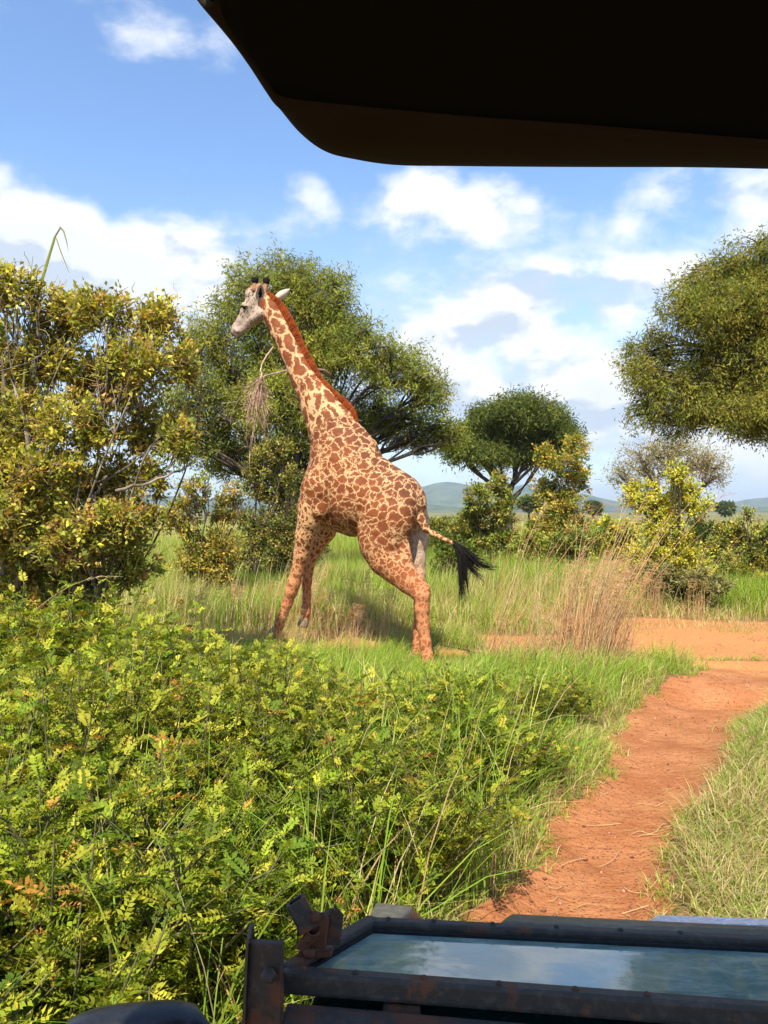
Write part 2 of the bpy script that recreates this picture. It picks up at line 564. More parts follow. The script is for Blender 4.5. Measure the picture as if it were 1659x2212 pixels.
# far foreleg
chain('leg', [(600, 1290, 96), (575, 1390, 66), (530, 1465, 50), (497, 1545, 35)], [-0.2, -0.22, -0.2, -0.18], 1.2, 0.05)
chain('leg', [(497, 1545, 34), (484, 1610, 32), (480, 1660, 29), (480, 1745, 23), (477, 1800, 25), (474, 1825, 27)], -0.17, 1.0, 0.03)
chain('pastern', [(474, 1825, 26), (470, 1860, 23)], -0.17, 1.0, 0.03)
# near thigh, gaskin, hock, cannon
chain('body', [(935, 1235, 135), (890, 1330, 148), (868, 1420, 132)], [0.14, 0.22, 0.23], 1.75, 0.035)
cap('body', (965, 1290, 90), (960, 1470, 52), 0.16, 1.35, 0.07, 0.18)
chain('thigh', [(872, 1420, 124), (862, 1480, 96), (890, 1545, 84), (950, 1600, 74), (1010, 1660, 58), (1062, 1715, 46)],
      [0.20, 0.22, 0.22, 0.20, 0.19, 0.18], 1.45, 0.07)
chain('thigh', [(985, 1480, 42), (1020, 1600, 30), (1070, 1660, 23), (1108, 1700, 24)], [0.19, 0.18, 0.18, 0.18], 1.4, 0.03)
chain('leg', [(1062, 1715, 44), (1092, 1735, 43), (1088, 1810, 43), (1096, 1900, 37), (1106, 1990, 34), (1118, 2060, 33), (1124, 2095, 35)],
      [0.18, 0.18, 0.17, 0.16, 0.16, 0.16, 0.16], 1.1, 0.03)
chain('leg', [(1124, 2095, 34), (1116, 2140, 31)], 0.16, 1.0, 0.03)
# far hind leg
chain('inner', [(1000, 1260, 120), (1040, 1350, 86), (1048, 1450, 72), (1052, 1540, 56), (1066, 1620, 42)], [-0.12, -0.2, -0.2, -0.19, -0.18], 1.3, 0.05)
chain('leg', [(1066, 1620, 40), (1076, 1690, 38), (1074, 1780, 31), (1068, 1900, 27), (1066, 1990, 28), (1064, 2030, 29), (1056, 2060, 26)],
      -0.17, 1.0, 0.03)
# tail
chain('tail', [(1058, 1262, 34), (1078, 1330, 26), (1108, 1385, 17), (1150, 1412, 13), (1200, 1436, 11), (1258, 1462, 10)],
      [0.0, 0.02, 0.03, 0.03, 0.03, 0.03], 1.0, 0.025)
# head: skull, long muzzle, jaw
chain('head', [(236, 170, 50), (196, 205, 50), (165, 240, 40)], 0.0, 1.32, 0.03)
chain('head', [(222, 118, 32), (195, 150, 42)], 0.0, 1.0, 0.03)
chain('head', [(180, 228, 44), (140, 285, 32), (112, 325, 28)], 0.0, 1.4, 0.025)
chain('head', [(112, 322, 27), (102, 346, 25)], 0.0, 1.1, 0.02)
chain('head', [(230, 240, 48), (185, 285, 34), (130, 338, 22), (118, 356, 18)], 0.0, 1.4, 0.02)
for s_ in (1, -1):
    cap('head', (146, 200, 12), (166, 208, 13), 0.088 * s_, 1.0, 0.02)      # brow over each eye
    cap('head', (245, 250, 30), (200, 280, 20), 0.045 * s_, 1.0, 0.025)    # cheek
    cap('head', (106, 330, 12), (114, 340, 12), 0.045 * s_, 1.0, 0.015)     # nostril wing
cap('head', (262, 200, 40), (275, 290, 24), 0.0, 1.3, 0.03)                # throat


def pdist(Pp, pr):
    _, A, ra, B, rb, k, _b = pr
    q = Pp - A
    ab = B - A
    sc_ = np.array([1, 1, k])
    q, ab = q * sc_, ab * sc_
    h = np.clip((q @ ab) / max(ab @ ab, 1e-9), 0, 1)
    d_ = np.sqrt(np.maximum(((q - h[..., None] * ab) ** 2).sum(-1), 1e-12))
    return d_ - (ra + (rb - ra) * h)


def surface_nets(D, origin, cell):
    """one smooth closed mesh round the zero level of the field D"""
    nx_, ny_, nz_ = D.shape
    ins = D < 0
    corners = [(i, j, k) for i in (0, 1) for j in (0, 1) for k in (0, 1)]
    cnt = np.zeros((nx_ - 1, ny_ - 1, nz_ - 1), np.int8)
    for i, j, k in corners:
        cnt += ins[i:nx_ - 1 + i, j:ny_ - 1 + j, k:nz_ - 1 + k]
    act = np.argwhere((cnt > 0) & (cnt < 8))
    vid = -np.ones(cnt.shape, np.int64)
    vid[act[:, 0], act[:, 1], act[:, 2]] = np.arange(len(act))
    val = {c_: D[act[:, 0] + c_[0], act[:, 1] + c_[1], act[:, 2] + c_[2]] for c_ in corners}
    acc = np.zeros((len(act), 3))
    num = np.zeros(len(act))
    for c1 in corners:
        for ax in range(3):
            if c1[ax] == 0:
                c2 = list(c1)
                c2[ax] = 1
                c2 = tuple(c2)
                a_, b_ = val[c1], val[c2]
                x_ = (a_ < 0) != (b_ < 0)
                t = np.where(x_, a_ / np.where(x_, a_ - b_, 1), 0)
                pt = np.array(c1, float)[None] + t[:, None] * np.eye(3)[ax]
                acc += pt * x_[:, None]
                num += x_
    V = (act + acc / num[:, None]) * cell + origin
    Qs = []
    for ax in range(3):
        o1, o2 = [a_ for a_ in range(3) if a_ != ax]
        lo = [slice(1, -1)] * 3
        a_sl, b_sl = list(lo), list(lo)
        a_sl[ax] = slice(1, -2)
        b_sl[ax] = slice(2, -1)
        A_, B_ = ins[tuple(a_sl)], ins[tuple(b_sl)]
        for flip in (False, True):
            e = np.argwhere((A_ & ~B_) if not flip else (~A_ & B_)) + 1
            if not len(e):
                continue
            qs = []
            for d1, d2 in ((0, 0), (-1, 0), (-1, -1), (0, -1)):
                c_ = e.copy()
                c_[:, o1] += d1
                c_[:, o2] += d2
                qs.append(vid[c_[:, 0], c_[:, 1], c_[:, 2]])
            q = np.stack(qs, 1)
            if flip ^ (ax == 1):
                q = q[:, ::-1]
            Qs.append(q)
    return V, np.concatenate(Qs)


CELL = 0.0148
allp = np.array([p_[1] - p_[2] for p_ in prims] + [p_[3] - p_[4] for p_ in prims] + [p_[1] + p_[2] for p_ in prims] + [p_[3] + p_[4] for p_ in prims])
lo = allp.min(0) - 0.08
hi = allp.max(0) + 0.08
shape = np.ceil((hi - lo) / CELL).astype(int) + 1
Df = np.full(shape, 0.5, np.float32)
for pr in prims:
    g_, A, ra, B, rb, k, bl = pr
    r_ = max(ra, rb) + bl * 1.5 + 0.03
    i0 = np.maximum(np.floor((np.minimum(A, B) - r_ - lo) / CELL).astype(int), 0)
    i1 = np.minimum(np.ceil((np.maximum(A, B) + r_ - lo) / CELL).astype(int) + 1, shape)
    gx, gy, gz = (lo[a_] + np.arange(i0[a_], i1[a_]) * CELL for a_ in range(3))
    G_ = np.stack(np.meshgrid(gx, gy, gz, indexing='ij'), -1).astype(np.float32)
    dd = pdist(G_, pr)
    sub = Df[i0[0]:i1[0], i0[1]:i1[1], i0[2]:i1[2]]
    h = np.maximum(bl - np.abs(sub - dd), 0) / bl
    sub[...] = np.minimum(sub, dd) - h * h * bl * 0.25
V, Q = surface_nets(Df, lo, CELL)
# region weights for the coat
gd = {}
for pr in prims:
    dd = pdist(V, pr)
    gd[pr[0]] = np.minimum(gd.get(pr[0], 9.0), dd)
names = list(gd)
wt = np.stack([np.exp(-np.maximum(gd[k_], -0.02) / 0.035) for k_ in names], 1)
wt /= wt.sum(1, keepdims=True)
reg = {k_: wt[:, i] for i, k_ in enumerate(names)}


def gworld(V):
    V = np.asarray(V)
    return V[..., 0:1] * GD + V[..., 2:3] * GN + V[..., 1:2] * np.array([0, 0, 1.0]) + G0


m, n = material('giraffe_coat')
rest = n.attr('rest', 'Vector')
w1 = n.scale(n.vec('SUBTRACT', n.noise(rest, 7.0, 3, 0.5, out=1), (0.5, 0.5, 0.5)), 0.13)
w2 = n.scale(n.vec('SUBTRACT', n.noise(rest, 26.0, 2, 0.5, out=1), (0.5, 0.5, 0.5)), 0.055)
wv = n.vec('ADD', n.vec('ADD', rest, w1), w2)


def patches(vec, scale, thr, soft=0.03, randomness=0.95):
    v = n.n('ShaderNodeTexVoronoi', {'Vector': vec, 'Scale': scale, 'Randomness': randomness}, feature='DISTANCE_TO_EDGE').outputs['Distance']
    return n.ramp(v, thr, thr + soft)


jag = n.math('MULTIPLY', n.math('SUBTRACT', n.noise(rest, 45.0, 3, 0.6), 0.5), 0.15)
vb = n.n('ShaderNodeTexVoronoi', {'Vector': n.vec('MULTIPLY', wv, (1.0, 1.25, 0.75)), 'Scale': 8.3, 'Randomness': 0.95}, feature='DISTANCE_TO_EDGE').outputs['Distance']
notch_v = n.n('ShaderNodeTexVoronoi', {'Vector': wv, 'Scale': 26.0, 'Randomness': 1.0}, feature='DISTANCE_TO_EDGE').outputs['Distance']
notch = n.ramp(notch_v, 0.10, 0.02)


def cut(mask, edge, lo_, hi_, amount=1.0):
    c_ = n.math('MULTIPLY', notch, n.ramp(edge, hi_, lo_, 0.0, amount))
    return n.math('MULTIPLY', mask, n.math('SUBTRACT', 1.0, c_))


m_body = cut(n.ramp(n.math('ADD', vb, jag), 0.022, 0.050), vb, 0.08, 0.17, 0.75)
ang = math.radians(62)
rot = n.n('ShaderNodeVectorRotate', {'Vector': wv, 'Axis': (0, 0, 1), 'Angle': -ang}, rotation_type='AXIS_ANGLE').outputs[0]
vn = n.n('ShaderNodeTexVoronoi', {'Vector': n.vec('MULTIPLY', rot, (0.52, 1.05, 0.85)), 'Scale': 7.2, 'Randomness': 0.9}, feature='DISTANCE_TO_EDGE').outputs['Distance']
m_neck = cut(n.ramp(n.math('ADD', vn, jag), 0.062, 0.09), vn, 0.10, 0.18, 0.7)
vt = n.n('ShaderNodeTexVoronoi', {'Vector': wv, 'Scale': 13.5, 'Randomness': 0.95}, feature='DISTANCE_TO_EDGE').outputs['Distance']
m_thigh = cut(n.ramp(n.math('ADD', vt, jag), 0.055, 0.095), vt, 0.10, 0.18, 0.6)
vl = n.n('ShaderNodeTexVoronoi', {'Vector': n.vec('MULTIPLY', wv, (1, 0.8, 1)), 'Scale': 16.0, 'Randomness': 1.0}, feature='DISTANCE_TO_EDGE').outputs['Distance']
m_leg = n.ramp(n.math('ADD', vl, n.math('MULTIPLY', jag, 0.5)), 0.11, 0.20)
vh = n.n('ShaderNodeTexVoronoi', {'Vector': wv, 'Scale': 30.0, 'Randomness': 1.0}).outputs['Distance']
m_head = n.ramp(vh, 0.40, 0.33)
a_neck, a_leg, a_head = n.attr('neck'), n.attr('leg'), n.attr('head')
a_thigh, a_white, a_dust, a_dark = n.attr('thigh'), n.attr('white'), n.attr('dust'), n.attr('dark')
a_muz = n.attr('muzzle')
pm = n.mix(n.ramp(a_neck, 0.45, 0.55), m_body, m_neck)
pm = n.mix(n.ramp(a_thigh, 0.45, 0.55), pm, m_thigh)
pm = n.mix(n.ramp(a_leg, 0.45, 0.55), pm, m_leg)
fur = n.noise(n.vec('MULTIPLY', rest, (1, 1, 1)), 120.0, 3, 0.6)
blot = n.noise(rest, 9.0, 4, 0.6)
cream = n.mix(blot, (0.54, 0.30, 0.13), (0.60, 0.37, 0.18))
brown = n.mix(n.ramp(blot, 0.3, 0.7), (0.135, 0.030, 0.006), (0.205, 0.052, 0.012))
brown = n.mix(n.math('MULTIPLY', a_dark, 0.75), brown, (0.085, 0.026, 0.011))
coat = n.mix(pm, cream, brown)
dust = n.mix(pm, (0.47, 0.19, 0.08), (0.30, 0.085, 0.028))
coat = n.mix(a_dust, coat, dust)
white = n.mix(n.math('MULTIPLY', pm, 0.6), (0.46, 0.36, 0.26), (0.28, 0.15, 0.08))  # pale coat, greyed in colour to put shade on the inner far leg
coat = n.mix(a_white, coat, white)
hd = n.mix(n.math('MULTIPLY', m_head, n.ramp(n.noise(rest, 12.0, 2, 0.5), 0.36, 0.46)), (0.37, 0.285, 0.21), (0.05, 0.025, 0.015))
brow_ = n.attr('brow')
hd = n.mix(brow_, hd, n.mix(fur, (0.24, 0.12, 0.06), (0.36, 0.20, 0.11)))
hd = n.mix(a_muz, hd, n.mix(n.ramp(n.noise(rest, 20, 3), 0.4, 0.6), (0.30, 0.22, 0.17), (0.42, 0.32, 0.25)))
hd = n.mix(n.math('MULTIPLY', n.attr('lip'), 0.8), hd, (0.14, 0.07, 0.045))
coat = n.mix(n.ramp(a_head, 0.45, 0.55), coat, hd)
coat = n.mix(n.ramp(fur, 0.3, 0.7, 0.0, 0.12), coat, (0.40, 0.17, 0.07))
bmp = n.n('ShaderNodeBump', {'Strength': 0.35, 'Distance': 0.008, 'Height': n.math('ADD', fur, n.math('MULTIPLY', pm, 0.15))}).outputs[0]
bmp = n.n('ShaderNodeBump', {'Strength': 0.5, 'Distance': 0.05, 'Height': n.noise(rest, 6.0, 3, 0.5), 'Normal': bmp}).outputs[0]
p = n.n('ShaderNodeBsdfPrincipled', {'Base Color': coat, 'Roughness': 0.75, 'Specular IOR Level': 0.25, 'Normal': bmp})
finish(n, p.outputs[0])
M_COAT = m

s_, z_, n_ = V[:, 0], V[:, 1], V[:, 2]
legw = reg['leg'] + reg['pastern']
dustw = np.clip(sstep(1.65, 0.75, z_) * 0.95, 0, 1)
underb = sstep(-0.03, -0.12, z_ - np.interp(s_, [0.3, 1.2, 2.0], [1.45, 1.50, 1.5]))
# pale belly, armpit and the inner faces of the thighs
whitew = np.clip(reg['belly'] * 0.55 * sstep(1.75, 1.55, z_) + reg['inner'] * sstep(-0.28, -0.17, n_) * 0.95 + reg['thigh'] * sstep(0.14, 0.06, n_)
                 + reg['pastern'] * 0.7 * 0, 0, 1)
A_eye = gpt(148, 212)[0]
A_muz = gpt(92, 350)[0]
A_fore = gpt(186, 128)[0]
muz = sstep(0.34, 0.14, np.linalg.norm(V - A_muz, axis=1))
prof_f = np.array([gpt(*q)[0][:2] for q in ((262, 118), (222, 98), (196, 100), (172, 125), (148, 165), (134, 200), (118, 262), (96, 305), (86, 335))])
dmin = np.full(len(V), 9.0)
for i in range(len(prof_f) - 1):
    a_, b_ = prof_f[i], prof_f[i + 1]
    h_ = np.clip(((V[:, :2] - a_) @ (b_ - a_)) / ((b_ - a_) @ (b_ - a_)), 0, 1)
    dmin = np.minimum(dmin, np.linalg.norm(V[:, :2] - a_ - h_[:, None] * (b_ - a_), axis=1))
brow = sstep(0.062, 0.022, dmin) * reg['head']
lip = sstep(0.07, 0.02, np.linalg.norm(V[:, :2] - gpt(94, 362)[0][:2], axis=1))
# darker saddle patches along the back
back_z = np.interp(s_, *np.array(sorted([(gpt(cx, cy)[0][0], gpt(cx, cy)[0][1]) for cx, cy in
                  ((760, 800), (800, 900), (870, 985), (950, 1060), (1020, 1130), (1080, 1190), (1110, 1250))])).T)
darkw = sstep(0.45, 0.05, back_z - z_) * (1 - reg['neck']) * (1 - reg['head'])
head_att = {'rest': np.stack([s_, z_, n_], 1), 'neck': reg['neck'], 'leg': legw, 'head': reg['head'], 'thigh': reg['thigh'] + reg['tail'] + reg['inner'],
            'white': whitew, 'dust': dustw, 'dark': darkw, 'muzzle': muz * reg['head'], 'brow': np.clip(brow, 0, 1), 'lip': lip * reg['head']}
gir = empty('giraffe', G0, 'tall patterned giraffe striding through the grass away from the track', 'giraffe')
body = mk('body', gworld(V), Q, None, M_COAT, gir, attrs=head_att, smooth=True, base=G0)


def plain(name, c, rough=0.6, spec=0.3, noise=0.0, sc_=40.0, c2=None):
    m, n = material(name)
    cc = c
    nrm_in = {}
    if noise:
        g = n.n('ShaderNodeTexCoord').outputs['Object']
        f = n.noise(g, sc_, 5, 0.6)
        cc = n.mix(n.ramp(f, 0.35, 0.65), c, c2 or tuple(q * 0.6 for q in c))
        nrm_in = {'Normal': n.n('ShaderNodeBump', {'Strength': noise, 'Distance': 0.01, 'Height': f}).outputs[0]}
    p = n.n('ShaderNodeBsdfPrincipled', {'Base Color': cc if not isinstance(cc, tuple) else cc + (1,), 'Roughness': rough, 'Specular IOR Level': spec, **nrm_in})
    finish(n, p.outputs[0])
    return m


M_EYE = plain('eye_dark', (0.012, 0.008, 0.006), 0.12, 0.6)
M_BLACKHAIR = plain('black_hair', (0.014, 0.011, 0.009), 0.8, 0.12, 0.4, 200)
M_EARHAIR = plain('ear_pale', (0.50, 0.42, 0.33), 0.8, 0.2, 0.3, 60, (0.38, 0.30, 0.22))
M_HORN = plain('ossicone_fur', (0.26, 0.13, 0.07), 0.85, 0.2, 0.4, 90, (0.36, 0.2, 0.11))
M_HOOF = plain('hoof_horn', (0.30, 0.22, 0.15), 0.6, 0.3, 0.4, 40, (0.16, 0.11, 0.07))
M_MANE = foliage_mat('mane_hair', 0.25, 0.6, 0.25, 0.0)


def lathe(name, a, b, radii, mat, parent, sides=14, base=G0, flat=1.0):
    a, b = np.asarray(a, float), np.asarray(b, float)
    k = len(radii)
    ts = np.array([q[0] for q in radii])
    pts = a + (b - a) * ts[:, None]
    V_, Q_ = tubes(pts[None], np.array([[q[1] for q in radii]]), sides)
    nV = len(V_)
    V_ = np.concatenate([V_, pts[:1], pts[-1:]])
    T_ = [(nV, (i + 1) % sides, i) for i in range(sides)] + [(nV + 1, nV - sides + i, nV - sides + (i + 1) % sides) for i in range(sides)]
    return mk(name, V_, Q_, T_, mat, parent, smooth=True, base=base)


def gw(cx, cy, off=0.0):
    return gworld(gpt(cx, cy, off)[0])


for sgn, bx, by, tx, ty in ((1, 205, 122, 207, 60), (-1, 256, 128, 268, 64)):
    o_ = 0.065 * sgn
    a_, b_ = gw(bx, by + 15, o_ * 0.8), gw(tx, ty, o_)
    os_ = lathe('ossicone', a_, b_, [(0, .048), (0.3, .040), (0.62, .036), (0.75, .036)], M_HORN, gir)
    lathe('hair_tuft', a_ + (b_ - a_) * 0.62, b_ + (b_ - a_) * 0.05, [(0, .030), (0.08, .042), (0.35, .047), (0.7, .050), (0.92, .046), (1.0, .030)], M_BLACKHAIR, os_)


def ear(name, base_c, tip_c, off0, off1, wdt, inner_dir, parent):
    """a cupped leaf-shaped ear with thickness"""
    A, B = gw(*base_c, off0), gw(*tip_c, off1)
    ax = nrm(B - A)
    L = np.linalg.norm(B - A)
    inn = nrm(inner_dir - ax * np.dot(inner_dir, ax))
    sd = np.cross(ax, inn)
    nu, nv = 10, 9
    Vo = []
    for sh in (0.0, 1.0):
        for i in range(nu):
            t = i / (nu - 1)
            hw = wdt * math.sin(math.pi * min(1, (t * 0.86 + 0.14)) ** 0.85) ** 0.8
            for j in range(nv):
                u = j / (nv - 1) * 2 - 1
                cup = (1 - u * u) * hw * 0.75
                Vo.append(A + ax * L * t + sd * hw * u - inn * (cup + sh * 0.008))
    Vo = np.array(Vo)
    g = np.arange(2 * nu * nv).reshape(2, nu, nv)
    q0 = np.stack([g[0, :-1, :-1], g[0, :-1, 1:], g[0, 1:, 1:], g[0, 1:, :-1]], -1).reshape(-1, 4)
    q1 = np.stack([g[1, :-1, :-1], g[1, 1:, :-1], g[1, 1:, 1:], g[1, :-1, 1:]], -1).reshape(-1, 4)
    e = mk(name, Vo, np.concatenate([q0, q1]), None, M_EARHAIR, parent, smooth=True, base=G0)
    # dark hair inside the cup
    Vi = []
    for i in range(7):
        t = 0.12 + 0.68 * i / 6
        hw = wdt * math.sin(math.pi * min(1, (t * 0.86 + 0.14)) ** 0.85) ** 0.8
        wv_ = (0.5 if i % 2 else 0.3) * math.sin(math.pi * (i + 0.6) / 7.2)
        for u in (-wv_ * 0.9, wv_):
            Vi.append(A + ax * L * t + sd * hw * u - inn * ((1 - u * u) * hw * 0.75 - 0.006))
    Qi = [(2 * i, 2 * i + 1, 2 * i + 3, 2 * i + 2) for i in range(6)]
    mk('inner_hair', np.array(Vi), Qi, None, M_BLACKHAIR, e, smooth=True, base=G0)
    return e


cam_dir = nrm(np.array([0.55, -0.85, 0.1]))
ear('ear', (234, 186), (238, 94), 0.10, 0.17, 0.066, nrm(np.array([0.25, -0.95, 0.1])), gir)
ear('ear', (318, 172), (392, 118), -0.10, -0.24, 0.058, nrm(np.array([0.2, 0.9, 0.5])), gir)
# eyes
for sgn in (1, -1):
    c_ = gw(153, 217, 0.088 * sgn)
    th = np.linspace(0, math.pi, 9)
    Vs, Qs_ = tubes(np.array([[c_ + np.array([0, 0, -0.03 * math.cos(t)]) for t in th]]), np.array([[max(0.001, 0.03 * math.sin(t)) for t in th]]), 12)
    mk('eye', Vs, Qs_, None, M_EYE, gir, smooth=True, base=G0)
    # lashes: a fringe over the eye
    mbl = MB()
    nl = 26
    bp = np.array([gw(136 + 32 * i / nl, 208 + 3 * math.sin(i), 0.118 * sgn) for i in range(nl)])
    dr = nrm(np.tile(GD * 0.4 + GN * sgn * 0.5 + np.array([0, 0, -0.75]), (nl, 1)) + rng.normal(0, 0.15, (nl, 3)))
    leaves(mbl, bp, dr, np.tile(GD, (nl, 1)) + 0.01, 0.035, 0.008, np.full((nl, 3), 0.02))
    mbl.build('eyelash', M_BLACKHAIR, gir, base=G0)
# nostril and mouth line
for sgn in (1, -1):
    c_ = gw(99, 333, 0.060 * sgn)
    Vs, Qs_ = tubes(np.array([[c_ + np.array([0.012 * q, 0, 0.02 * q]) for q in np.linspace(-1, 1, 6)]]), np.array([[.002, .008, .011, .011, .008, .002]]), 8)
    mk('nostril', Vs, Qs_, None, M_EYE, gir, smooth=True, base=G0)
# hooves
for cx, cy, off in ((312, 1950, 0.15), (470, 1885, -0.17), (1112, 2165, 0.16), (1050, 2085, -0.17)):
    q, t = gpt(cx, cy, off)
    top = gworld(gpt(cx + (8 if cy != 1885 else 2), cy - 42, off)[0])
    fl = gworld(q)
    fl = np.array([fl[0], fl[1], max(float(gh(fl[0], fl[1])) - 0.02, min(fl[2], top[2] - 0.1)) if cy != 1885 else fl[2] - 0.03])
    dv = fl - top
    hf = lathe('hoof', top + GD * 0.0, fl + GD * 0.035, [(0, .050), (0.2, .062), (0.6, .074), (0.95, .084), (1.0, .080)], M_HOOF, gir, 16)
# mane: stiff upright hair on the crest of the neck
crest = [(272, 138), (300, 160), (335, 195), (372, 245), (402, 300), (428, 355), (452, 415), (484, 475), (515, 530), (545, 590), (590, 640), (640, 688), (690, 725), (722, 770), (742, 820), (758, 858)]
cp = np.array([gpt(cx - 12, cy + 6)[0] for cx, cy in crest])
tt = np.linspace(0, len(crest) - 1.001, 8000)
i_ = tt.astype(int)
f_ = (tt - i_)[:, None]
bs = cp[i_] * (1 - f_) + cp[i_ + 1] * f_
tg = nrm(cp[i_ + 1] - cp[i_])
outw = np.stack([-tg[:, 1], tg[:, 0], 0 * tt], 1)
outw *= np.where(outw[:, :1] > 0, -1, 1)
prog = tt / tt.max()
ln = 0.085 * np.minimum(1, 0.55 + prog * 4) * np.minimum(1, 0.25 + (1 - prog) * 6) * rng.uniform(0.8, 1.1, len(tt))
bs = bs + np.stack([0 * tt, 0 * tt, rng.normal(0, 0.014, len(tt))], 1)
dr = nrm(outw + tg * rng.normal(0.12, 0.12, len(tt))[:, None] + np.stack([0 * tt, 0 * tt, rng.normal(0, 0.13, len(tt))], 1))
mbm = MB()
cm = np.array([0.62, 0.20, 0.05]) * rng.uniform(0.65, 1.15, (len(tt), 1)) * np.where(vnoise(tt * 3, tt * 0, 1, 3)[:, None] > 0.6, 0.75, 1)
leaves(mbm, gworld(bs - outw * 0.03), gworld(dr) - G0, np.tile(GN, (len(tt), 1)), ln + 0.03, 0.0085, cm, 0.1, 0.5)
leaves(mbm, gworld(bs - outw * 0.03), gworld(dr) - G0, gworld(tg) - G0, ln + 0.03, 0.0085, cm, 0.1, 0.5)
tag(mbm.build('mane', M_MANE, gir, base=G0), kind='stuff')
# tail tuft: long black strands blown backwards
root = gpt(1255, 1458, 0.03)[0]
ends = [((1305, 1490), (1318, 1540), (1318, 1590), 70, 16, 22), ((1296, 1500), (1296, 1620), (1298, 1740), 60, 9, 26), ((1300, 1500), (1318, 1620), (1328, 1700), 34, 9, 30),
        ((1305, 1485), (1330, 1590), (1405, 1655), 26, 14, 14), ((1310, 1480), (1350, 1590), (1478, 1590), 40, 14, 12), ((1312, 1480), (1370, 1560), (1440, 1555), 20, 20, 18),
        ((1300, 1490), (1340, 1560), (1385, 1595), 50, 18, 16)]
pts_, rads = [], []
ts_ = np.linspace(0, 1, 9)[:, None]
for c1, c2, en, num, sx, sy in ends:
    for _ in range(num):
        j_ = rng.normal(0, 1, 4)
        lat = 0.03 + rng.normal(0, 0.025)
        r0 = root + np.array([rng.normal(0, 0.008), rng.normal(0, 0.012), rng.normal(0, 0.008)])
        k1 = gpt(c1[0] + 11 * j_[0], c1[1] + 6 * j_[1], lat)[0]
        k2 = gpt(c2[0] + sx * 0.8 * j_[0], c2[1] + sy * 0.7 * j_[1], lat)[0]
        e = gpt(en[0] + sx * j_[2], en[1] + sy * j_[3], lat + rng.normal(0, 0.02))[0]
        b_ = (1 - ts_) ** 3 * r0 + 3 * ts_ * (1 - ts_) ** 2 * k1 + 3 * ts_ ** 2 * (1 - ts_) * k2 + ts_ ** 3 * e
        b_ = b_ + np.sin(ts_ * rng.uniform(4, 9) + rng.uniform(0, 6)) * 0.008 * ts_ * np.array([1, 1, 0.6])
        pts_.append(gworld(b_))
        rads.append(np.array([.007, .009, .008, .007, .006, .005, .004, .003, .001]) * rng.uniform(0.45, 0.85))
mbt = MB()
tubes(np.array(pts_), np.array(rads), 4, mbt, np.array([0.015, 0.012, 0.012]))
tag(mbt.build('tail_tuft', M_BLACKHAIR, gir, base=G0, smooth=True), kind='stuff')

# ================================================================ trees and bushes
def bez(a, b, wob, k, sag=0.0, up=0.0):
    """n wobbly curves from a to b (n,3)."""
    n_ = len(a)
    t = np.linspace(0, 1, k)[None, :, None]
    L = np.linalg.norm(b - a, axis=1)[:, None, None]
    c1 = a + (b - a) * 0.35 + rng.normal(0, 1, (n_, 3)) * L[:, 0] * wob + np.array([0, 0, 1]) * L[:, 0] * up
    c2 = a + (b - a) * 0.7 + rng.normal(0, 1, (n_, 3)) * L[:, 0] * wob + np.array([0, 0, 1]) * L[:, 0] * up
    p = (1 - t) ** 3 * a[:, None] + 3 * t * (1 - t) ** 2 * c1[:, None] + 3 * t * t * (1 - t) * c2[:, None] + t ** 3 * b[:, None]
    p[..., 2] -= sag * (t[..., 0] ** 2) * L[..., 0]
    return p


